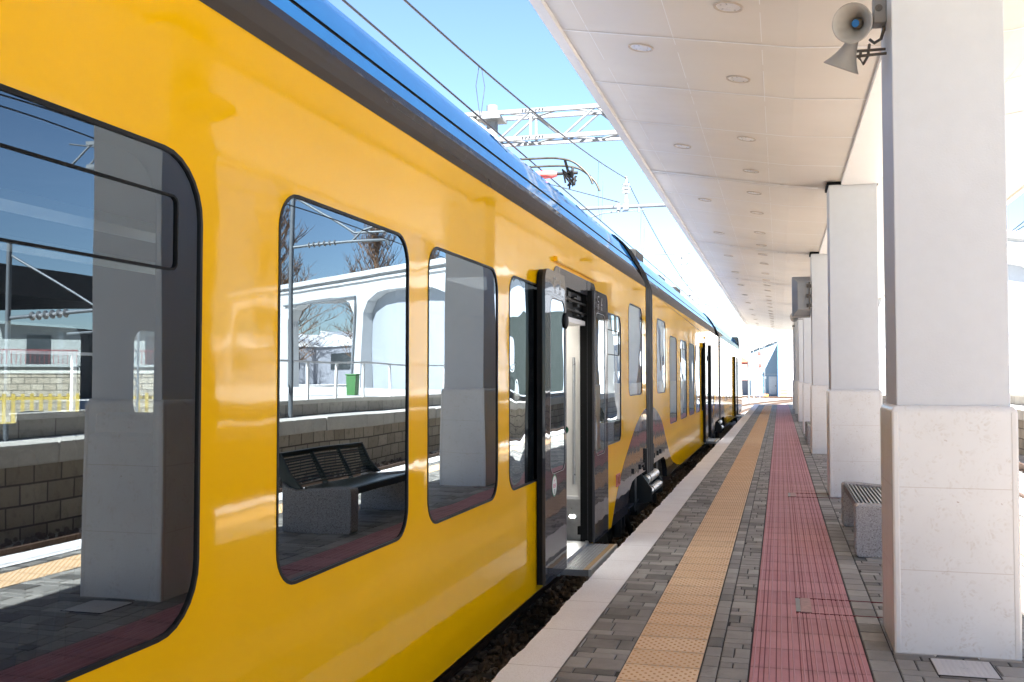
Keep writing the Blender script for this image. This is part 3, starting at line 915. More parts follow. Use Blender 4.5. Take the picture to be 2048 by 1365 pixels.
def roof(cf, ya, yb, zlow=lambda y: 2.765, n=1):
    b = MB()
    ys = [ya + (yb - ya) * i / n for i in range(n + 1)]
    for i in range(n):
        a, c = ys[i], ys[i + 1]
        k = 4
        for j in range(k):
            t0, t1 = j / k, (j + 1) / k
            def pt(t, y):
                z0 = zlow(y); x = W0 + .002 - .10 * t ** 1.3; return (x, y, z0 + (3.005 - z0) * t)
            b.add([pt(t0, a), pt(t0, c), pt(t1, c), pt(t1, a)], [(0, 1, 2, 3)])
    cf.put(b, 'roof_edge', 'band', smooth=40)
    q = MB()
    full = PROF + [(-x, z) for x, z in reversed(PROF[:-1])] + [(-W0, 2.765)]
    q.sweep(full[:2], ya, yb); q.sweep(full[4:8], ya, yb); q.mat(1).sweep(full[7:], ya, yb)
    cf.put(q, 'roof', ['blue', 'roof_grey'], smooth=50)
    cf.put(MB().sweep(full[1:5], ya, yb), 'roof_seam', 'black_rubber')

def door(cf, c, with_inside=True, leaf_w=.745, gap=1.27):
    """double plug-sliding door, both leaves slid open; c = station of the opening's centre"""
    a, b = c - gap / 2, c + gap / 2
    fr = MB().prism(rrect(a - .17, b + .42, -.02, 2.47, 0, 6, (0, 0, .12, .12)), [rrect(a, b, -.02 + .001, 2.33, 0, 6, (0, 0, .05, .05))],
                    lambda u, v, w: (W0 + .006 + w, u, v), .012)
    cf.put(fr, 'door_frame', 'door_grey')
    for (u0, u1, rr) in ((a - leaf_w, a + .005, (0, 0, .01, .10)), (b - .02, b - .02 + leaf_w, (0, 0, .10, .01))):
        wa, wb = (u0 + .17, u1 - .055) if u0 < c - .3 else (u0 + .055, u1 - .17)
        x = W0 + .072
        win = (wa, wb, .82, 2.17)
        lf = MB().prism(rrect(u0, u1, .015, 2.385, 0, 6, rr), [rrect(*win, .10)], lambda u, v, w: (x + w, u, v), .022)
        leaf = cf.put(lf, 'door_leaf', 'door_grey', bevel=.004)
        rb = MB().prism(rrect(u0 - .002, u1 + .002, .02, 2.38, 0, 6, rr), [rrect(*win, .10)], lambda u, v, w: (x - .022 + w, u, v), .042)
        cf.put(rb, 'seal', 'black_rubber', leaf)
        g = MB().prism(inset(*win, .10, .004), [], lambda u, v, w: (x - .004 + w, u, v), .008)
        cf.put(g, 'window', 'glass_dark', leaf)
        rg = MB().prism(rrect(wa - .006, wb + .006, .814, 2.176, .105), [rrect(*win, .10)], lambda u, v, w: (x + .002 + w, u, v), .003)
        cf.put(rg, 'window_trim', 'dull_trim', leaf)
        # pale printed door signs above the glass
        s = MB()
        mx = (wa + wb) / 2
        P = lambda u, v, w: (x + .0012 + w, mx + u, v)
        S_ = [(.045, 2.335), (-.02, 2.335), (-.035, 2.32), (-.035, 2.30), (-.02, 2.288), (.02, 2.288), (.028, 2.278), (.028, 2.262), (.02, 2.255), (-.035, 2.255)]
        pts = [(u - .10, v) for u, v in S_]
        for i in range(len(pts) - 1):
            (u, v), (u2, v2) = pts[i], pts[i + 1]
            d = Vector((u2 - u, v2 - v)).normalized(); nn = Vector((-d.y, d.x)) * .005
            s.prism([(u + nn.x, v + nn.y), (u2 + nn.x, v2 + nn.y), (u2 - nn.x, v2 - nn.y), (u - nn.x, v - nn.y)], [], P, .0008)
        s.prism([(.05, 2.255), (.075, 2.255), (.10, 2.33), (.085, 2.335)], [], P, .0008)
        s.prism([(.085, 2.255), (.105, 2.255), (.105, 2.275), (.085, 2.275)], [], P, .0008)
        for k in range(3):
            s.prism([(-.14, 2.236 - k * .011), (-.05, 2.236 - k * .011), (-.05, 2.241 - k * .011), (-.14, 2.241 - k * .011)], [], P, .0008)
            s.prism([(.03, 2.236 - k * .011), (.11, 2.236 - k * .011), (.11, 2.241 - k * .011), (.03, 2.241 - k * .011)], [], P, .0008)
        cf.put(s, 'printed_sign', 'grey_light_mark', leaf)
        if u0 < c - .3 and with_inside:
            uu, zz, rr2 = u0 + .30, .725, .085
            circ = lambda r_: [(uu + r_ * math.cos(R(10 * k)), zz + r_ * math.sin(R(10 * k))) for k in range(36)]
            rgs = MB().prism(circ(rr2), [circ(rr2 - .012)], lambda u, v, w: (x + .0012 + w, u, v), .0008)
            stk = MB().prism(circ(rr2 - .011), [], lambda u, v, w: (x + .0012 + w, u, v), .0008)
            so = cf.put(stk, 'round_sticker', 'sticker', leaf)
            cf.put(rgs, 'sticker_ring', 'green', leaf)
            pr = MB(); Q = lambda u, v, w: (x + .002 + w, uu + u, zz + v)
            pr.prism([(-.045, -.016), (.045, -.016), (.045, .012), (-.045, .012)], [[(-.041, -.012), (.041, -.012), (.041, .008), (-.041, .008)]], Q, .0005)
            for k in range(4): pr.prism([(-.034 + k * .018, -.007), (-.024 + k * .018, -.007), (-.024 + k * .018, .003), (-.034 + k * .018, .003)], [], Q, .0005)
            pr.prism([(-.02, .03), (.03, .045), (.032, .05), (-.018, .036)], [], Q, .0005)
            cf.put(pr, 'sticker_print', 'magenta', leaf)
            gr = MB()
            for k in range(4): gr.prism([(-.022, -.034 - k * .009), (.022, -.034 - k * .009), (.022, -.029 - k * .009), (-.022, -.029 - k * .009)], [], Q, .0005)
            cf.put(gr, 'sticker_text', 'green', leaf)
            hd = MB().lathe((x - .02, u1 + .004, 1.13), (0, 1, 0), [(0, .036), (.010, .034), (.014, .026), (.014, 0)], 20)
            cf.put(hd, 'door_button', 'green', leaf, smooth=40)
            hd = MB().lathe((x - .03, u1 - .03, 2.02), (1, 0, 0), [(0, .07), (.035, .066), (.045, .05), (.045, 0)], 22)
            cf.put(hd, 'door_buffer', 'black_rubber', leaf, smooth=40)
    # rain gutter over the door
    cf.put(MB().sweep([(W0, 2.50), (W0 + .022, 2.497), (W0 + .03, 2.503), (W0 + .03, 2.535), (W0 + .024, 2.538), (W0, 2.545)], a - .14, b + .40, True), 'rain_gutter', 'yellow')
    # drive mechanism above the opening
    k = MB().box(W0 - .16, W0 - .05, a, b, 2.09, 2.33)
    mech = cf.put(k, 'door_mechanism', 'black_rubber')
    k = MB(); rr_ = random.Random(int(c * 10))
    for i in range(14):
        yy = a + rr_.random() * (b - a - .2); zz = rr_.uniform(2.11, 2.28); k.box(W0 - .05, W0 - .05 + rr_.uniform(.01, .05), yy, yy + rr_.uniform(.03, .2), zz, zz + rr_.uniform(.01, .05))
    k.tube([(W0 - .02, a, 2.24), (W0 - .02, b, 2.24)], .012, 8); k.tube([(W0 - .015, a, 2.15), (W0 - .015, b, 2.15)], .010, 8)
    cf.put(k, 'linkage', 'dark_metal', mech)
    cf.put(MB().box(W0 - .22, W0 - .02, a, b, 2.045, 2.088), 'lintel', 'interior_white')
    # inside: floor, sill, partitions
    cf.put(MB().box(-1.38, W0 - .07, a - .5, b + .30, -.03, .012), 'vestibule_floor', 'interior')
    cf.put(MB().box(W0 - 1.0, W0 - .30, a + .1, b - .1, 2.395, 2.412), 'ceiling_lamp', 'lamp_strip')
    cf.put(MB().box(W0 - .20, W0 + .01, a, b, .012, .022).box(W0 - .02, W0 + .012, a, b, -.06, .03), 'door_sill', 'alu')
    if with_inside:
        yb_ = b + .12
        cf.put(MB().box(.45, W0 - .085, yb_, yb_ + .05, .40, 2.05), 'partition', 'interior_light')
        cf.put(MB().box(W0 - .105, W0 - .08, yb_ - .03, yb_, .40, 2.05).box(.45, W0 - .105, yb_ - .03, yb_, .40, .43), 'partition_trim', 'interior_white')
        lo = cf.put(MB().box(.45, W0 - .07, yb_ - .01, yb_ + .05, .012, .398), 'kick_panel', 'steel')
        ld = MB()
        for dx in (0, .030): ld.lathe((W0 - .185 + dx, yb_ - .0105, .235), (0, -1, 0), [(0, .013), (.004, .011), (.004, 0)], 12)
        cf.put(ld, 'step_light', 'led', lo)
        cf.put(MB().tube([(W0 - .14, yb_ - .07, .55), (W0 - .14, yb_ - .07, 1.75)], .014, 10), 'grab_rail', 'steel', smooth=50)
        cf.put(MB().box(.45, W0 - .08, a - .17, a - .12, .012, 2.05), 'partition', 'interior_light')
        cf.put(MB().box(W0 - .10, W0 - .02, b + .01, b + .05, .08, .16), 'door_stop', 'black_rubber')
    # sliding step
    stp = cf.put(MB().box(W0 - .02, W0 + .265, a + .03, b + .06, -.055, -.004), 'step', 'dull_trim')
    t = MB()
    yy = a + .05
    while yy < b + .03:
        xx = W0
        while xx < W0 + .19:
            t.box(xx, xx + .018, yy, yy + .009, -.004, .0); xx += .03
        yy += .0165
    cf.put(t, 'tread', 'tread', stp)
    cf.put(MB().box(W0 + .20, W0 + .245, a + .03, b + .06, -.004, -.001), 'tan_strip', 'tan', stp)  # orange-brown band along the outer step edge
    cf.put(MB().box(W0 + .246, W0 + .27, a + .028, b + .062, -.058, .001), 'nosing', 'alu', stp)

def hump(cf, pts, mats='grey_paint'):
    q = MB().prism(pts, [], lambda u, v, w: (W0 + .003 + w, u, v), .004)
    return cf.put(q, 'skirt_panel', mats)

def curve(pts, n=6):
    """Catmull-Rom through pts"""
    out = []
    P = [pts[0]] + list(pts) + [pts[-1]]
    for i in range(1, len(P) - 2):
        for k in range(n):
            t = k / n
            out.append(tuple(.5 * ((2 * P[i][d]) + (-P[i - 1][d] + P[i + 1][d]) * t + (2 * P[i - 1][d] - 5 * P[i][d] + 4 * P[i + 1][d] - P[i + 2][d]) * t * t + (-P[i - 1][d] + 3 * P[i][d] - 3 * P[i + 1][d] + P[i + 2][d]) * t ** 3) for d in (0, 1)))
    return out + [pts[-1]]

def bogie(cf, yc):
    q = MB()
    q.box(-1.0, 1.12, yc - 1.5, yc + 1.5, -.38, -.12); q.box(.95, 1.2, yc - 1.9, yc - .5, -.40, .0); q.box(.95, 1.2, yc + .5, yc + 1.9, -.40, .0)
    q.box(1.05, 1.3, yc - .35, yc + .35, -.2, .22)
    for d in (-1.75, -1.5, 1.6): q.tube([(1.28, yc + d, -.35), (1.28, yc + d, .22)], .06, 10)
    q.tube([(1.33, yc - 1.6, -.02), (1.33, yc - .9, -.45)], .035, 8)
    bg = cf.put(q, 'bogie', 'dark_metal')
    for d in (-1.35, 1.35):
        w = MB().lathe((.70, yc + d, -.55 + .43), (1, 0, 0), [(0, 0), (0, .45), (.03, .45), (.03, .43), (.13, .425), (.13, .37), (.10, .34), (.10, .12), (.16, .10), (.16, 0)], 32)
        cf.put(w, 'wheel', 'rusty', bg, smooth=35)

def damper(cf, ya, yb):
    q = MB()
    for (z, x, r) in ((.20, W0 + .0, .062), (.05, W0 + .045, .058)):
        q.tube([(x, ya, z), (x, yb, z)], r, 18)
    d = cf.put(q, 'damper', 'steel', smooth=50)
    k = MB()
    for y in (ya + .55, ya + .62):
        pass
    for (z, x, r) in ((.20, W0 + .0, .066), (.05, W0 + .045, .062)):
        k.tube([(x, ya + .22, z), (x, ya + .25, z)], r, 18)
    cf.put(k, 'band', 'black_rubber', d)
    for y in (ya - .03, yb):
        br = MB().prism([(W0 - .30, .38), (W0 - .12, .40), (W0 + .10, .10), (W0 + .10, -.06), (W0 - .02, -.10), (W0 - .30, -.05)], [], lambda u, v, w: (u, y + .03 + w, v), .03)
        cf.put(br, 'bracket', 'dark_metal', d)

# ---- first car
yaw1 = -math.atan(.005)
c1 = car('near yellow train car with sky-mirroring blue roof and large windows', -3.25, 0, 0, yaw1)
F1 = CarFrame(c1, 0)
A0, A1 = -7.0, 13.42
dc1 = 8.665
wins1 = [(-4.3, -2.0, .78, 2.26, .2), (-1.5, .45, .78, 2.26, .2), (.93, 2.835, .775, 2.26, .21), (3.335, 4.66, .777, 2.26, .15), (4.935, 6.255, .78, 2.262, .15), (6.53, 7.74, .785, 2.262, .14)]
w45 = (9.99, 11.30, .845, 2.245, .13); w5 = (11.88, 13.03, 1.335, 2.455, .13)
far = [(-4.0, -1.8), (-1.3, 1.0), (1.45, 3.45), (3.9, 5.9), (6.39, 7.9), (10.0, 11.3)]
holes = [rrect(a, b, c, d, r) for a, b, c, d, r in wins1 + [w45, w5]] + [rrect(dc1 - .635, dc1 + .635, -.02, 2.335, .01)]
bot = [(A0, -.035), (dc1 - .72, -.035)] + [(dc1 + .8, -.035), (11.70, -.03), (11.74, .02), (11.86, .20), (12.10, .295), (12.45, .32), (A1, .32)]
side_panel(F1, bot, A0, A1, 2.768, holes, far_holes=[rrect(a, b, 1.27, 1.91, .10) for a, b in far])
for i, (a, b, c, d, r) in enumerate(wins1):
    last = i == 5
    window(F1, a, b, c, d, r, 'glass_wavy' if last else 'glass1' if i <= 2 else 'glass_mid',
           hopper=(a + .25, b - .135, 1.885, 2.118) if i in (0, 2) else None, border=(.05, .22) if i == 2 else None)
window(F1, *w45, 'glass_dark', hopper=(9.99 + .2, 11.30 - .12, 1.80, 2.07)); window(F1, *w5, 'glass_dark')
fp = MB()
for a, b in far:
    fp.prism(rrect(a, b, 1.27, 1.91, .10), [], lambda u, v, w: (-W0 + .02 - w, u, v), .006)
F1.put(fp, 'far_glazing', 'glass_clear')
door(F1, dc1)
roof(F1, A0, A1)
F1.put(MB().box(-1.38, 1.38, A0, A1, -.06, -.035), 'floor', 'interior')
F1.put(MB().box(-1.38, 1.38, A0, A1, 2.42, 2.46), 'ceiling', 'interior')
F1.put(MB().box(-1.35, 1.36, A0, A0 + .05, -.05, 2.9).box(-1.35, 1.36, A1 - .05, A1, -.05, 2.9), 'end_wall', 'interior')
F1.put(MB().box(.35, .55, -4.3, 7.5, 2.20, 2.24).box(-.55, -.35, -4.3, 7.5, 2.20, 2.24), 'luggage_rack', 'interior_white')
for x in (.42, .98, -.42, -.98):
    for y in (-1.9, -.6, .7, 2.25, 3.1, 4.95, 6.55):
        s = MB(); xx = x
        s.prism([(y - .05, .45), (y + .05, .45), (y + .20, 1.28), (y + .16, 1.36), (y + .08, 1.35)], [], lambda u, v, w: (xx + .22 + w, u, v), .44)
        s.box(xx - .22, xx + .22, y - .45, y, .36, .46); s.box(xx - .12, xx + .12, y - .3, y - .1, -.035, .36)
        so = F1.put(s, 'seat', 'seat', bevel=.03)
# charcoal wave around the joint
hump(F1, curve([(10.62, -.033), (10.72, .05), (10.92, .22), (11.37, .51), (11.95, .76), (12.59, 1.0), (13.2, 1.125), (A1 - .002, 1.14)]) +
     [(A1 - .002, .322), (12.45, .322), (12.10, .297), (11.86, .202), (11.74, .022), (11.70, -.028)])
F1.put(MB().box(W0 - .35, W0 - .30, 9.9, 13.2, -.30, -.02), 'underframe', 'dark_metal')
F1.put(MB().box(W0 - .5, W0 - .42, A0, 9.9, -.36, -.04), 'underframe', 'dark_metal')
# emergency box and small fittings
rb = F1.put(MB().prism(rrect(10.93, 11.20, .355, .49, .008), [rrect(10.955, 11.175, .372, .473, .006)], lambda u, v, w: (W0 + .006 + w, u, v), .008), 'emergency_box', 'red_paint')
F1.put(MB().prism(rrect(10.955, 11.175, .372, .473, .006), [], lambda u, v, w: (W0 + .002 + w, u, v), .004).box(W0 + .002, W0 + .009, 11.05, 11.09, .39, .455), 'cover', 'terracotta', rb)
ft = MB()
for y in (12.15, 12.75, 13.05): ft.box(W0 + .003, W0 + .02, y, y + .03, .39, .45)
ft.box(W0 + .003, W0 + .018, 12.75, 13.08, .43, .445); ft.box(W0 + .003, W0 + .03, 13.25, 13.32, .33, .62)
F1.put(ft, 'bracket', 'dark_metal')
F1.put(MB().box(W0 - .12, W0 - .06, 12.75, 12.92, -.15, .34), 'bracket', 'dark_metal')
damper(F1, 13.22, 14.35)
bogie(F1, 13.75)
# bellows between the cars
bl = MB(); pr = [(1.44, -.0), (1.455, .3), (1.455, 2.77)] + [(x + .02, z + .01) for x, z in PROF] + [(-x - .02, z + .01) for x, z in reversed(PROF[:-1])] + [(-1.455, 2.77), (-1.455, .3), (-1.44, 0)]
for i in range(7):
    y = 13.43 + i * .095
    sc = 1.0 if i % 2 == 0 else .9985
    bl.sweep([(x * sc, z) for x, z in pr], y, y + .09, True)
F1.put(bl, 'bellows', 'black_rubber')
# roof bolts, panel joints and pantograph
rj = MB()
for y in (7.55, 10.9):
    for i in range(5, len(PROF) - 1):
        a = Vector((PROF[i][0], y, PROF[i][1])); c = Vector((PROF[i + 1][0], y, PROF[i + 1][1]))
        rj.tube([a, c], .004, 4)
for (y, i) in ((7.9, 7), (8.6, 7), (10.1, 7)):
    rj.tube([(PROF[i][0] - .05, y, PROF[i][1]), (PROF[i][0] - .05, y, PROF[i][1] + .05)], .03, 8)
F1.put(rj, 'roof_fitting', 'dark_metal')
pan = MB()
yA, yB = 12.70, 13.20
for sx in (-.28, .28): pan.tube([(sx, 10.3, 3.72), (sx * .6, 12.3, 3.95), (sx * .4, 10.9, 4.15)], .03, 8)
pan.tube([(0, 10.7, 3.72), (0, 12.35, 3.92), (0, 12.95, 4.28)], .032, 8)
pan.box(-.6, .6, 10.1, 12.4, 3.66, 3.72)
po = F1.put(pan, 'pantograph', 'dark_metal', smooth=50)
for y in (yA, yB):
    pts = curve([(-.88, 4.05), (-.80, 4.18), (-.62, 4.36), (-.42, 4.42), (-.2, 4.435), (.2, 4.435), (.42, 4.42), (.62, 4.36), (.80, 4.20), (.87, 4.06)], 5)
    F1.put(MB().tube([(u, y, v) for u, v in pts], .016, 8), 'contact_strip', 'pan_metal', po, smooth=60)
hd = MB()
hd.tube([(.50, yA, 4.40), (.52, yA + .1, 4.27), (.52, yB - .1, 4.27), (.50, yB, 4.40)], .02, 6); hd.tube([(-.50, yA, 4.40), (-.52, yA + .1, 4.27), (-.52, yB - .1, 4.27), (-.50, yB, 4.40)], .02, 6)
hd.tube([(-.55, 12.95, 4.27), (.62, 12.95, 4.27)], .022, 8)
rr_ = random.Random(4)
for i in range(9): hd.tube([(.48 + rr_.uniform(-.08, .12), 12.95 + rr_.uniform(-.15, .15), 4.32 - rr_.uniform(0, .1)), (.50 + rr_.uniform(-.05, .1), 12.95 + rr_.uniform(-.1, .1), 4.10 + rr_.uniform(-.03, .1))], .014, 5)
F1.put(hd, 'head', 'dark_metal', po)
F1.put(MB().lathe((-.02, 12.95, 4.265), (1, 0, 0), [(0, 0), (0, .03), (.03, .05), (.16, .055), (.30, .05), (.36, .03), (.36, 0)], 14), 'insulator', 'red_ins', po, smooth=50)

# ---- second car
c2 = car('middle yellow train car with raised end window beyond the black bellows', -3.22, 14.12, 0, 0)
F2 = CarFrame(c2, 14.12)
B0, B1 = 14.12, 30.45
dc2 = 25.45
winsb = [(14.95, 16.12, 1.315, 2.45, .13), (16.75, 17.92, .78, 2.26, .13), (18.58, 19.88, .78, 2.26, .13), (20.42, 21.70, .78, 2.26, .13), (22.02, 23.22, .78, 2.26, .13), (23.62, 24.6, .78, 2.26, .13), (26.9, 28.2, .78, 2.26, .13), (28.8, 29.9, 1.315, 2.45, .13)]
holes = [rrect(*w) for w in winsb] + [rrect(dc2 - .635, dc2 + .635, -.02, 2.335, .01)]
bot = [(B0, .32), (15.75, .32), (16.0, .25), (16.18, .12), (16.24, -.03)] + [(28.3, -.03), (28.4, .12), (28.7, .3), (B1, .32)]
side_panel(F2, bot, B0, B1, 2.768, holes)
for w in winsb: window(F2, *w, 'glass_dark', hopper=(w[0] + .15, w[1] - .1, 1.84, 2.10) if abs(w[0] - 18.58) < .1 else None)
door(F2, dc2)
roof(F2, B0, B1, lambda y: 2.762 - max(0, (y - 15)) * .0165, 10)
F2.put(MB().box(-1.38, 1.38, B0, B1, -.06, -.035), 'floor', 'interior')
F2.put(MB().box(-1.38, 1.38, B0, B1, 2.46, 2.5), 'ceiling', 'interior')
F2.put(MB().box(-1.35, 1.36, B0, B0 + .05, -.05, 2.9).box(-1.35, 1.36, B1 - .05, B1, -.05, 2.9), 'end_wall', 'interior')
hump(F2, [(B0 + .002, .322), (15.75, .322), (16.0, .252), (16.18, .122), (16.24, -.028)] + [(18.4, -.028)] +
     list(reversed(curve([(B0 + .002, 1.14), (14.55, 1.12), (15.0, 1.04), (15.6, .86), (16.3, .48), (16.9, .20), (17.6, .06), (18.4, -.026)]))))
hump(F2, curve([(26.4, -.028), (26.9, .06), (27.6, .30), (28.4, .70), (29.3, 1.0), (B1 - .002, 1.14)]) + [(B1 - .002, .322), (28.7, .302), (28.4, .122), (28.3, -.028)])
F2.put(MB().box(W0 - .5, W0 - .42, 16.4, 28.2, -.36, -.04), 'underframe', 'dark_metal')
damper(F2, 30.2, 31.2); bogie(F2, 30.8)
ft = MB()
for y in (14.5, 14.95, 15.3): ft.box(W0 + .003, W0 + .02, y, y + .03, .40, .47)
ft.box(W0 + .003, W0 + .03, 14.25, 14.32, .33, .62); ft.box(W0 - .10, W0 - .04, 15.15, 15.4, .0, .34)
F2.put(ft, 'bracket', 'dark_metal')
for b6 in ((.30, .82, 17.3, 18.3, 3.60, 3.80), (.34, .78, 21.2, 22.3, 3.6, 3.74), (.30, .80, 24.6, 25.6, 3.6, 3.78)):
    F2.put(MB().box(*b6), 'roof_vent', 'dark_metal', bevel=.02)
bl = MB()
for i in range(7):
    y = 30.47 + i * .095
    bl.sweep([(x * (1. if i % 2 == 0 else .9985), z) for x, z in pr], y, y + .09, True)
F2.put(bl, 'bellows', 'black_rubber')

# ---- third car, with the far cab
c3 = car('far yellow train car with driving cab beyond the second bellows', -3.21, 31.15, 0, 0)
F3 = CarFrame(c3, 31.15)
D0, D1 = 31.15, 48.6
dc3 = 41.8
winsc = [(32.0, 33.1, 1.315, 2.45, .13), (33.7, 35.0, .78, 2.26, .13), (35.5, 36.8, .78, 2.26, .13), (37.3, 38.6, .78, 2.26, .13), (43.8, 45.0, .78, 2.26, .13)]
holes = [rrect(*w) for w in winsc] + [rrect(dc3 - .635, dc3 + .635, -.02, 2.335, .01)]
bot = [(D0, .32), (32.9, .30), (33.2, .1), (33.25, -.03), (D1 + .6, -.03), (D1 + .7, .8), (D1 + .2, 1.4)]
side_panel(F3, bot, D0, D1 - .5, 2.768, holes)
for w in winsc: window(F3, *w, 'glass_dark')
door(F3, dc3, with_inside=False)
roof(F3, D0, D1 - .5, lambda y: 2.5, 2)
hump(F3, [(D0 + .002, .322), (32.9, .302), (33.2, .102), (33.25, -.028), (35.4, -.028)] + list(reversed(curve([(D0 + .002, 1.14), (31.8, 1.1), (33, .6), (34, .2), (35.4, -.026)]))))
F3.put(MB().box(-1.38, 1.38, D0, D1 - .5, -.06, -.035), 'floor', 'interior')
F3.put(MB().box(-1.38, 1.38, D0, D1 - .5, 2.46, 2.5), 'ceiling', 'interior')
F3.put(MB().box(-1.35, 1.36, D0, D0 + .05, -.05, 2.9), 'end_wall', 'interior')
cab = MB().prism([(D1 - .52, -.02), (D1 + .55, -.02), (D1 + .75, .7), (D1 + .25, 1.4), (D1 - .3, 2.8), (D1 - .52, 3.5)], [], lambda u, v, w: (1.38 + w, u, v), 2.76)
F3.put(cab, 'cab_front', 'grey_paint', bevel=.08)
F3.put(MB().prism([(D1 + .28, 1.42), (D1 - .24, 2.72), (D1 - .22, 2.73), (D1 + .30, 1.43)], [], lambda u, v, w: (1.15 + w, u, v), 2.3), 'windscreen', 'glass_dark')
F3.put(MB().box(-.8, .8, D1 + .4, D1 + .95, -.05, .25), 'coupler', 'dark_metal')
F3.put(MB().box(W0 - .5, W0 - .42, 33.4, D1, -.36, -.04), 'underframe', 'dark_metal')
bogie(F3, 46.5)

# ------------------------------------------------------------------ overhead line
def wire_z(y):
    if y < 21.9: return 4.85 + .00271 * (y - 1.65) ** 2
    s = (y - 42.) / 20.1
    return 4.85 + 1.11 * s * s
e = empty('overhead_line', (-3.25, 0, 4.5), 'overhead line of carrier wire, contact wire and droppers above the train', 'overhead line')
mw = MB().tube([(0, y, wire_z(y) - 4.5) for y in [-18 + k * 1.33 for k in range(31)] + [21.9 + k * 2.01 for k in range(1, 21)]], .012, 6); mw.build('carrier_wire', 'wire', e)
cw = MB(); cw.tube([(0, -20, 0.0), (0, 7, -.012), (0, 13, .0), (0, 21.9, .03), (.12, 62, .03), (2, 100, .03)], .011, 6); cw.build('contact_wire', 'wire', e)
for y in (10.75, 18.6, 24.6, 29.5, 34, 38, 42, 46, 50, 54):
    for s in (-.04, .04):
        d = MB().tube([(0, y + s * 4 * (1 if 18 < y < 25 else .3), wire_z(y) - 4.5), (s, y + s, (wire_z(y) - 4.5) * .62), (s * .8, y + s * .5, .25), (0, y + s * .3, 0.0)], .0045, 4)
        d.build('dropper', 'wire', e)
e = empty('registration_arm', (-3.25, 21.9, 5.33), 'horizontal steel tube with insulator and steady arm holding the carrier wire', 'overhead support')
MB().tube([(-5.2, 0, 0), (4.9, 0, .0)], .042, 12).build('tube', 'mast_grey', e, smooth=60)
MB().lathe((0, 0, .04), (0, 0, 1), [(0, .03), (.06, .04), (.12, .05), (.13, .03), (.20, .03), (.26, .035), (.27, .085), (.30, .085), (.31, .04), (.34, .04), (.35, .095), (.38, .095), (.39, .04), (.42, .04), (.43, .085), (.46, .085), (.47, .03), (.60, .025), (.62, .05), (.64, 0)], 16).build('insulator', 'white_ins', e, smooth=30)
MB().tube([(-.14, 0, -.10), (-.5, 0, -.12), (-.85, 0, -.22), (-1.05, 0, -.34)], .018, 8).tube([(-.18, 0, .0), (-.18, 0, -.13)], .03, 8).tube([(.28, 0, .0), (.28, 0, -.13)], .03, 8).tube([(-.25, 0, -.1), (.4, 0, -.09)], .014, 6).build('steady_arm', 'mast_grey', e)
MB().box(-.06, .06, -.05, .05, -.07, .06).box(-.20, -.12, -.05, .05, -.07, .09).build('clamp', 'mast_grey', e)
MB().tube([(-.14, 0, .1), (-3.4, 0, 1.1)], .012, 6).build('stay_wire', 'wire', e)

def lattice(x, y, z0, z1, w, label, name='lattice_mast', mt='mast_steel', cat='lattice mast', group='lattice masts beyond the train', arms=()):
    e = empty(name, (x, y, z0), label, cat, group)
    h = z1 - z0; q = MB(); hw = w / 2; t = .018 + .02 * w
    for sx in (-hw, hw):
        for sy in (-hw, hw): q.box(sx - t, sx + t, sy - t, sy + t, 0, h)
    z = 0; k = 0
    br = MB()
    while z < h - w * .5:
        zz = min(h, z + w * 1.0)
        for sy in (-hw, hw): br.tube([(-hw, sy, z if k % 2 else zz), (hw, sy, zz if k % 2 else z)], t * .55, 4)
        for sx in (-hw, hw): br.tube([(sx, -hw, z if k % 2 else zz), (sx, hw, zz if k % 2 else z)], t * .55, 4)
        z = zz; k += 1
    q.build('legs', mt, e); br.build('bracing', mt, e)
    if arms:
        a = MB()
        for (x0, x1, z) in arms: a.tube([(x0, 0, z - z0), (x1, 0, z - z0)], .035, 6)
        a.build('cross_arm', mt, e)
    return e

# portal gantry across the tracks
e = empty('gantry', (-7.0, 24.2, -.8), 'white lattice portal gantry on a round post crossing above the train', 'gantry')
off = (-7.0, 24.2, -.8)
MB().lathe((-7.0, 24.2, -.8), (0, 0, 1), [(0, .22), (0, .165), (9.25, .145), (9.25, 0)], 20).build('post', 'mast_steel', e, off, smooth=50)
MB().lathe((15.0, 24.2, -.8), (0, 0, 1), [(0, .22), (0, .165), (9.25, .145), (9.25, 0)], 20).build('post', 'mast_steel', e, off, smooth=50)
tr = MB(); zb, zt = 7.50, 8.18; ya, yb = 23.9, 24.5
for z in (zb, zt):
    for y in (ya, yb): tr.box(-9.2, 15.6, y - .05, y + .05, z - .05, z + .05)
tr.build('chords', 'mast_steel', e, off)
tw = MB(); x = -9.2; k = 0
while x < 15.5:
    x2 = x + .82
    for y in (ya, yb):
        tw.tube([(x, y, zb if k % 2 else zt), (x2, y, zt if k % 2 else zb)], .034, 5)
    for z in (zb, zt): tw.tube([(x, ya if k % 2 else yb, z), (x2, yb if k % 2 else ya, z)], .026, 5)
    if k % 4 == 0:
        for y in (ya, yb): tw.box(x - .03, x + .03, y - .03, y + .03, zb, zt)
    x = x2; k += 1
tw.build('bracing', 'mast_steel', e, off)
bo = MB()
for xx in (-5.85, -.93, 4.0, 8.9):
    for z in (zb, zt):
        for i in (-3, -2, -1, 1, 2, 3): bo.tube([(xx + i * .085, ya - .09, z + .01), (xx + i * .085, ya - .04, z + .01)], .016, 6)
bo.build('bolts', 'dark_metal', e, off)
cl = MB().box(-7.3, -6.7, 23.85, 24.55, 8.05, 8.12).box(-7.45, -7.3, 24.0, 24.2, 8.1, 8.3); cl.build('clamp', 'mast_steel', e, off)

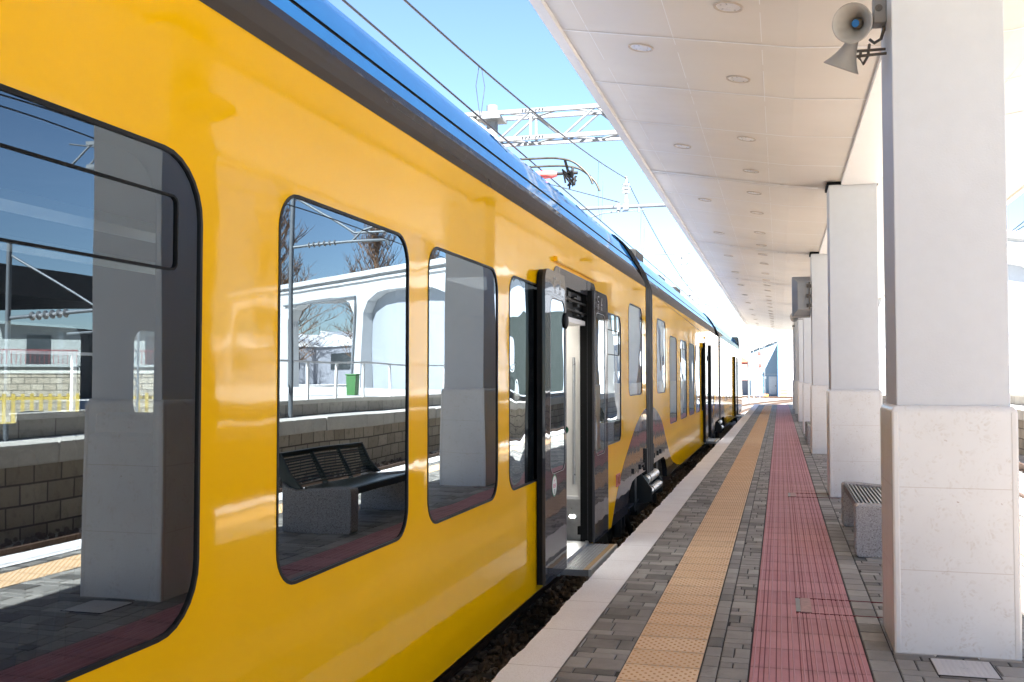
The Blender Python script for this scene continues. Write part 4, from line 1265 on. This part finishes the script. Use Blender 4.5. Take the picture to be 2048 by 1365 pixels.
lattice(-3.98, 45, -.8, 7.25, .48, 'tall lattice mast rising behind the train, nearest to the gantry', arms=((-2.5, .25, 7.1), (-2.5, .25, 5.2)))
lattice(-5.0, 80, -.8, 7.6, .8, 'second lattice mast behind the train roof', arms=((-6, .6, 7.3),))
lattice(-4.1, 98, -.8, 7.2, .7, 'third lattice mast beyond the train, near the curve')
lattice(-2.35, 108, -.8, 6.6, .62, 'lattice mast in the gap left of the white end building, carrying red lamps')
lattice(-1.95, 118, -.8, 6.9, .55, 'thin lattice mast just before the shaded wall of the end building')
lattice(10.9, 125, -.8, 11, 1.1, 'pale lattice pylon seen between the first two columns', name='pylon', cat='pylon')
# simple posts and signals at the far end
for i, (x, y, h, lab) in enumerate(((-4.55, 100, 6.2, 'slim catenary post in the far yard, left of the paired posts'), (-4.0, 104, 5.6, 'slim catenary post in the far yard with a short arm'),
                                    (-2.7, 92, 5.0, 'slim post by the curve with a crossbar at its top'))):
    e = empty('catenary_post', (x, y, -.8), lab, 'post', 'posts in the far yard')
    MB().tube([(0, 0, 0), (0, 0, h + .8)], .09, 8).build('pole', 'mast_grey', e, smooth=50)
    MB().tube([(-1.4, 0, h), (1.4, 0, h)], .04, 6).tube([(-.5, 0, h - .5), (.6, 0, h - .5)], .03, 6).build('cross_arm', 'mast_grey', e)
for i, (x, y, z, lab) in enumerate(((-2.05, 107, 4.0, 'upper red signal lamp beside the far lattice mast'), (-2.0, 107, 2.75, 'lower red signal lamp beside the far lattice mast'), (-4.3, 99, 2.9, 'red signal lamp on the far post at left'))):
    e = empty('signal_lamp', (x, y, z), lab, 'signal', 'red signals in the far yard')
    MB().box(-.16, .16, -.05, .08, -.2, .2).build('housing', 'red_paint', e)
    MB().lathe((0, -.06, .05), (0, -1, 0), [(0, .11), (.02, .10), (.02, 0)], 14).build('lens', 'signal_red', e)
e = empty('overhead_line', (0, 95, 5.6), 'far overhead wires spanning the yard behind the train', 'overhead line')
fw = MB()
for (a, c) in (((-9, -10, .6), (9, 18, .3)), ((-9, 5, -1.0), (7, -12, -.9)), ((-10, 15, 1.4), (4, -6, -.4)), ((-8, 0, .1), (6, 10, -1.2)), ((-10, -25, .9), (1, 12, .9))):
    fw.tube([a, tuple((Vector(a) + Vector(c)) / 2 - Vector((0, 0, .15))), c], .018, 4)
fw.build('wires', 'mast_grey', e)

# ------------------------------------------------------------------ far end buildings
e = empty('end_building', (-.2, 130, -.86), 'white rendered building with a shaded door wall at the platform end', 'building')
off = (-.2, 130, -.86)
MB().prism([(-3.7, -.86), (-.2, -.86), (-.2, 6.3), (-3.7, 4.9)], [], lambda u, v, w: (u, 135.3 - w, v), 8).build('wall', 'shaded_render', e, off)
MB().prism([(-.2, -.86), (14, -.86), (14, 9.2), (2.0, 7.4), (-.2, 6.1)], [], lambda u, v, w: (u, 130 - w, v), 13.3).build('side_wing', 'end_white', e, off)
MB().prism([(-3.85, 4.95), (-.2, 6.35), (-.2, 6.55), (-3.85, 5.15)], [], lambda u, v, w: (u, 134.9 - w, v), 8.5).build('roof', 'end_white', e, off)
d = MB().box(-1.42, -.42, 135.24, 135.34, -.70, 1.66).build('door', 'grey_steel', e, off)
MB().box(-.58, -.50, 135.18, 135.26, .35, .5).build('handle', 'dark_metal', d, off)
MB().box(-1.95, -1.72, 135.25, 135.31, 1.35, 1.68).build('notice', 'sticker', e, off)
MB().box(-3.7, -.2, 135.26, 135.305, 1.95, 1.99).build('trim', 'end_white', e, off)
MB().box(-.25, -.02, 129.95, 130.2, -.86, 6.15).build('downpipe', 'blue_cab', e, off)
wv = MB()
for z in (1.4, 3.0, 4.6): wv.box(.6, 14, 129.975, 130.0, z, z + .03)
wv.box(9.6, 10.6, 129.98, 130, 1.2, 1.5); wv.build('panel_line', 'panel_wall', e, off)
for (x, y, sx, sy, h, m, nm, lab, cat) in ((-2.55, 126, .5, .5, 1.5, 'panel_wall', 'equipment_cabinet', 'pale equipment cabinet left of the end building', 'cabinet'),
                                            (-1.75, 127, .35, .3, .35, 'orange', 'track_box', 'small orange track box before the shaded door', 'track box'),
                                            (.45, 126, .45, .3, 1.2, 'fence_yellow', 'marker_post', 'striped yellow marker post at the building corner', 'marker post'),
                                            (-2.35, 121, .45, .4, 2.6, 'blue_cab', 'relay_cabinet', 'blue relay cabinet at the foot of the far mast', 'cabinet')):
    q = MB().box(-sx, sx, -sy, sy, 0, h)
    e = empty(nm, (x, y, -.86), lab, cat)
    q.build('housing', m, e, bevel=.03)
    t = MB()
    if nm == 'marker_post':
        for k in range(3): t.box(-sx - .005, sx + .005, -sy - .005, sy + .005, .15 + k * .4, .33 + k * .4)
    else:
        t.box(-sx * .8, sx * .8, -sy - .02, -sy, h * .1, h * .9)
    t.build('stripe' if nm == 'marker_post' else 'panel', 'grey_wall' if nm != 'track_box' else 'ochre', e)
e = empty('brick_house', (-6.2, 150, -.86), 'small reddish house glimpsed left of the far masts', 'house')
MB().box(-3.5, 1.6, 0, 6, 0, 4.6).build('wall', 'pink_wall', e)
MB().prism([(-3.9, 4.6), (2.0, 4.6), (-1.0, 6.6)], [], lambda u, v, w: (u, -.3 - w, v), 6.6).build('roof', 'terracotta', e)
MB().box(-2.5, -1.6, -.05, 0, 1.2, 2.6).box(-.2, .7, -.05, 0, 1.2, 2.6).build('window', 'win_dark', e)
q = MB().box(-16, -3, 140, 140.3, -.86, 1.1); e = empty('boundary_wall', (-10, 140, -.86), 'low grey boundary wall behind the far tracks', 'wall')
q.build('wall', 'grey_wall', e, (-10, 140, -.86)); MB().box(-16.1, -2.9, 139.95, 140.35, 1.1, 1.2).build('coping', 'coping', e, (-10, 140, -.86))
e = empty('white_warehouse', (40, 150, -.86), 'long white warehouse beyond the platform on the right', 'building')
MB().box(-24, 40, 0, 20, 0, 9).build('wall', 'end_white', e); MB().box(-24.4, 40.4, -.4, 20.4, 9, 9.5).build('roof', 'panel_wall', e)
wv = MB()
for k in range(12): wv.box(-22 + k * 5, -19.6 + k * 5, -.04, 0, 5.2, 6.4)
wv.build('window', 'win_dark', e)

# ------------------------------------------------------------------ opposite side (right)
XW = 6.9
struct(MB().box(XW + .35, 9.2, -12, 100, -1, .58).build('far_platform', 'deck'))
struct(MB().box(8.25, 60, -12, 100, -1, .92).build('yard', 'deck'))
e = empty('retaining_wall', (XW, 0, -.86), 'old coursed stone retaining wall facing the empty track', 'wall')
off = (XW, 0, -.86)
MB().box(XW, XW + .5, -12, 100, -.95, .30).build('masonry', 'stone', e, off)
cp = MB(); y = -12; rnd = random.Random(9)
while y < 100:
    L = rnd.uniform(.7, 1.25); dx = rnd.uniform(-.02, .015)
    cp.box(XW - .07 + dx, XW + .62, y, y + L - .012, .30, .615 + rnd.uniform(-.01, .01)); y += L
cp.build('coping', 'coping', e, off, bevel=.02)
e = empty('kerb_wall', (8.2, 0, .58), 'low stone kerb under the white railing', 'kerb')
off = (8.2, 0, .58)
MB().box(8.18, 8.42, -12, 100, .5, .88).build('face', 'stone2', e, off)
MB().box(8.13, 8.47, -12, 100, .88, .98).build('coping', 'coping', e, off)
e = empty('railing', (8.3, 0, .98), 'white post and rail railing on the kerb across the empty track', 'railing')
off = (8.3, 0, .98)
MB().box(8.26, 8.34, -10, 96, 1.93, 1.98).build('top_rail', 'white_steel', e, off)
y = -10
while y < 96:
    MB().box(8.275, 8.325, y, y + .09, .98, 1.93).build('post', 'white_steel', e, off); y += 1.75

# dark shelter roof opposite the near end
e = empty('shelter', (13, 6, .92), 'dark flat-roofed shelter across the empty track', 'shelter')
off = (13, 6, .92)
MB().box(11, 17.4, -12, 20, 3.15, 3.72).build('roof', 'dark_roof', e, off)
for yy in (-8, -1, 6, 13):
    MB().box(14.8, 15.1, yy, yy + .3, .92, 3.15).build('post', 'dark_roof', e, off)
MB().box(16.5, 16.7, -12, 27, .92, 2.95).build('back_wall', 'dark_roof', e, off)

# white arched shed
u_ = Vector((.816, .577, 0)); n_ = Vector((.577, -.816, 0)); B_ = Vector((15., 47.5, .92))
def shedP(u, v, w): return tuple(B_ + u_ * u + n_ * w + Vector((0, 0, v - .92)))
e = empty('arched_shed', tuple(B_), 'white rendered shed with wide arched bays across the tracks', 'building')
off = tuple(B_)
def arch(a, b, zb, zt):
    c = .9
    return [(a, zb), (b, zb), (b, zt - 1.1), (b - .5, zt - .45), (b - 1.6, zt - .08), (b - 2.6, zt), (a + 2.6, zt), (a + 1.6, zt - .08), (a + .5, zt - .45), (a, zt - 1.1)]
bays = [(5.9, 13.3), (-3.6, 4.8), (-13, -4.7), (14.4, 22)]
MB().prism([(-14, .9), (23, .9), (23, 7.05), (-14, 7.05)], [arch(a, b, .95, 6.15) for a, b in bays], shedP, .7).build('front_wall', 'shed_wall', e, off)
MB().prism([(-14.3, 7.05), (23.3, 7.05), (23.3, 7.32), (-14.3, 7.32)], [], lambda u, v, w: shedP(u, v, w + .3), 9).build('roof', 'shed_wall', e, off)
MB().prism([(-14.2, 6.78), (23.2, 6.78), (23.2, 6.9), (-14.2, 6.9)], [], lambda u, v, w: shedP(u, v, w + .12), .119).build('cornice', 'shed_wall', e, off)
for a, b in bays[1:3]:
    MB().prism([(a - .1, .92), (b + .1, .92), (b + .1, 6.3), (a - .1, 6.3)], [], lambda u, v, w: shedP(u, v, w - .72), .1).build('infill_panel', 'shed_panel', e, off)
MB().prism([(-10.5, .95), (-7, .95), (-7, 4.4), (-10.5, 4.4)], [], lambda u, v, w: shedP(u, v, w - .70), .015).build('shutter', 'shutter', e, off)
MB().tube([shedP(13.6, 6.0, .1), shedP(5.6, 6.0, .1), shedP(5.6, 5.4, .1), shedP(5.6, 1.0, .1)], .06, 8).build('pipe', 'mast_grey', e, off)
# saw-tooth workshop behind
e = empty('workshop', (32, 78, .9), 'low grey workshop with saw-tooth roof behind the arched shed', 'building')
off = (32, 78, .9)
MB().box(10, 60, 78, 90, .9, 4.2).build('wall', 'grey_wall', e, off)
st2 = MB()
for k in range(10):
    a = 10 + k * 5
    st2.prism([(a, 4.2), (a + 4.9, 4.2), (a + 4.9, 5.6)], [], lambda u, v, w: (u, 77.8 - w, v), 12)
st2.build('roof', 'white_steel', e, off)
wn = MB()
for k in range(10): wn.box(12 + k * 5, 14 + k * 5, 77.93, 78, 2.2, 3.6)
wn.build('window', 'win_dark', e, off)
e = empty('wheelie_bin', (11.0, 32.0, .92), 'bright green refuse bin standing beyond the white railing', 'bin'); e.scale = (.5, .5, .62)
MB().prism([(-.30, 0), (.30, 0), (.36, 1.1), (-.36, 1.1)], [], lambda u, v, w: (u, .35 + w, v), .7).build('body', 'bin_green', e, bevel=.03)
MB().box(-.40, .40, -.40, .40, 1.1, 1.18).build('lid', 'bin_green', e, bevel=.02)

# bare trees
def tree(x, y, z, H, spread, label, seed, kind='poplar', mt=('bark', 'twig')):
    rnd = random.Random(seed)
    e = empty('bare_tree', (x, y, z), label, 'tree', 'bare trees behind the shed')
    t = MB(); c = MB()
    t.tube([(0, 0, 0), (.1, 0, H * .3), (-.05, .1, H * .6), (0, 0, H * .97)], [H * .022, H * .016, H * .009, .01], 7)
    def br(p, d, L, r, lev):
        pts = [p]; dd = d.copy(); q = p.copy()
        for i in range(4):
            dd = (dd + Vector((rnd.gauss(0, .16), rnd.gauss(0, .16), .14 if kind == 'poplar' else .03))).normalized()
            q = q + dd * L / 4; pts.append(q.copy())
        c.tube(pts, [r, r * .8, r * .6, r * .4, r * .2], 3, cap=False)
        if lev > 0:
            for i in range(7 if lev > 1 else 6):
                k = rnd.randint(1, 4); a = rnd.uniform(0, 6.28)
                side = Vector((math.cos(a), math.sin(a), rnd.uniform(.1, .8))).normalized()
                br(pts[k], (dd * .6 + side * .8).normalized(), L * rnd.uniform(.35, .6), r * .5, lev - 1)
    n = 60 if kind == 'poplar' else 40
    for i in range(n):
        h = H * (.12 + .8 * i / n); a = rnd.uniform(0, 6.28)
        up = 1.5 if kind == 'poplar' else .6
        d = Vector((math.cos(a), math.sin(a), up)).normalized()
        L = spread * (1.1 - .75 * abs(i / n - .3)) * rnd.uniform(.7, 1.2)
        br(Vector((0, 0, h)), d, L, H * .005, 2)
    t.build('trunk', mt[0], e); c.build('crown', mt[1], e)
    e.rotation_euler = (0, 0, 0)
tree(28.2, 58, .9, 13.2, 2.6, 'tall bare poplar behind the open bay of the shed', 1)
tree(24.0, 64, .9, 13.4, 2.6, 'bare poplar rising above the middle of the shed roof', 2)
tree(20.5, 65, .9, 12.0, 2.0, 'slimmer bare poplar above the right part of the shed roof', 3)
tree(27.5, 70, .9, 8.5, 2.8, 'spreading bare tree with rusty twigs seen through the open bay', 4, 'round')
tree(36.5, 76, .9, 9.5, 3.2, 'spreading bare tree left of the workshop', 5, 'round')
tree(20.5, 20.5, .9, 6.0, 1.8, 'small bare tree behind the dark shelter', 6, 'round')

# catenary support for the empty track
for ym, lab in ((21.8, 'round steel mast with a cantilever arm beside the open bay of the shed'), (12.7, 'round steel mast with a cantilever arm before the dark shelter')):
    e = empty('catenary_mast', (7.95, ym, .58), lab, 'catenary mast', 'masts along the empty track')
    off = (7.95, ym, .58); q = lambda *p: [(a, ym, c) for a, c in p]
    MB().tube(q((7.95, .58), (7.95, 6.0 if ym > 15 else 3.6)), .05 if ym > 15 else .04, 14).build('pole', 'mast_grey', e, off, smooth=50)
    dz = 0 if ym > 15 else -2.2
    if ym > 15:
        MB().tube(q((7.9, 4.72), (6.6, 4.80), (5.5, 4.82), (5.45, 4.70)), .035, 8).tube(q((7.9, 5.9), (6.4, 5.0), (4.95, 5.02)), .03, 8).tube(q((6.5, 4.78), (6.2, 5.05), (5.2, 5.3)), .03, 8).build('cantilever', 'mast_grey', e, off, smooth=50)
    else:
        MB().tube(q((7.9, 2.45), (6.4, 2.55), (5.6, 2.55)), .03, 8).tube(q((7.9, 3.4), (6.4, 2.6)), .02, 8).tube(q((6.3, 2.5), (6.0, 2.25), (6.9, 2.2)), .02, 8).build('cantilever', 'mast_grey', e, off, smooth=50)
    ins = MB()
    a = Vector((7.55, ym, 4.745 if ym > 15 else 2.47)); d = Vector((-.7, 0, .045))
    for st_ in (0,):
        prf = []
        for k in range(6): prf += [(d.length * k / 6, .03), (d.length * (k + .3) / 6, .07), (d.length * (k + .5) / 6, .03)]
        ins.lathe(a, d, prf, 12)
    ins.build('insulator', 'white_ins', e, off, smooth=40)
e = empty('overhead_line', (4.95, 0, 4.5), 'overhead wires above the empty track on the right', 'overhead line')
MB().tube([(0, y, 5.0 - 4.5 + .55 * abs(math.sin((y - 17) / 50 * math.pi)) * -1 + .0) for y in range(-33, 118, 3)], .012, 5).build('carrier_wire', 'wire', e)
MB().tube([(-.1, -33, 0), (-.35, 17, 0), (0, 117, 0)], .011, 5).build('contact_wire', 'wire', e)

# ------------------------------------------------------------------ beyond the train (left), glimpsed through the glass
e = empty('apartment_building', (-50, 62, -.8), 'white apartment block with red balcony rails beyond the train', 'building', rz=R(38))
MB().box(-30, 30, 0, 12, 0, 12).build('wall', 'apartment_wall', e)
MB().prism([(-31, 12), (31, 12), (28, 14.5), (-28, 14.5)], [], lambda u, v, w: (u, -.6 - w, v), 13).build('roof', 'terracotta', e)
for fl in (3.4, 6.6, 9.8):
    for k in range(7):
        x = -26 + k * 8
        MB().box(x - .8, x + .8, -.05, 0, fl - .1 - .0, fl + 2.0).build('window', 'win_dark', e)
        bb = MB().box(x - 2.6, x + 2.6, -1.3, 0, fl - .3, fl - .12)
        bal = bb.build('balcony', 'apartment_wall', e)
        rl = MB().box(x - 2.6, x + 2.6, -1.28, -1.22, fl + .85, fl + .92)
        for i in range(18): rl.box(x - 2.6 + i * .3, x - 2.56 + i * .3, -1.27, -1.23, fl - .12, fl + .85)
        rl.build('balustrade', 'rail_red', bal)
e = empty('yellow_fence', (-30, 34, -.86), 'yellow picket fence beyond the train', 'fence', rz=R(40))
fc = MB()
for k in range(70): fc.box(-12 + k * .34, -11.86 + k * .34, -.03, .03, 0, 1.75)
fc.build('pickets', 'fence_dull', e); MB().box(-12, 12, .03, .08, .5, .6).box(-12, 12, .03, .08, 1.5, 1.62).build('rails', 'fence_dull', e)
e = empty('garden_wall', (-34, 40, -.86), 'weathered stone wall behind the yellow fence', 'wall', rz=R(40))
MB().box(-40, 40, 0, .4, 0, 2.6).build('masonry', 'stone', e); MB().box(-40, 40, -.06, .46, 2.6, 2.75).build('coping', 'coping', e)
lattice(-24, 33, -.86, 9, .55, 'grey lattice mast on the far side of the train', mt='grey_steel')

# ------------------------------------------------------------------ light, sky, camera
SUN = Vector((.33, -.66, .675)).normalized()
w = bpy.data.worlds.new('World'); scene.world = w; w.use_nodes = True
nt = w.node_tree; sky = nt.nodes.new('ShaderNodeTexSky'); sky.sky_type = 'NISHITA'; sky.sun_disc = False
sky.sun_elevation = math.asin(SUN.z); sky.sun_rotation = math.atan2(SUN.x, SUN.y)
sky.air_density = .85; sky.dust_density = .0; sky.ozone_density = 3.5
nt.links.new(sky.outputs[0], nt.nodes['Background'].inputs[0]); nt.nodes['Background'].inputs[1].default_value = .042
sl = bpy.data.lights.new('sun', 'SUN'); sl.energy = 5.0; sl.angle = R(.5); sl.color = (1, .975, .935)
so = bpy.data.objects.new('sun', sl); COL.objects.link(so); so.rotation_euler = (-SUN).to_track_quat('-Z', 'Y').to_euler(); so.location = (20, -30, 40)

cam = bpy.data.cameras.new('camera'); cam.sensor_width = 36; cam.lens = 2000 / 2048 * 36; cam.clip_end = 3000; cam.clip_start = .05
co = bpy.data.objects.new('camera', cam); COL.objects.link(co)
co.location = (0, 0, 1.56); co.rotation_euler = (R(90 + 2.076), 0, R(14.99))
scene.camera = co
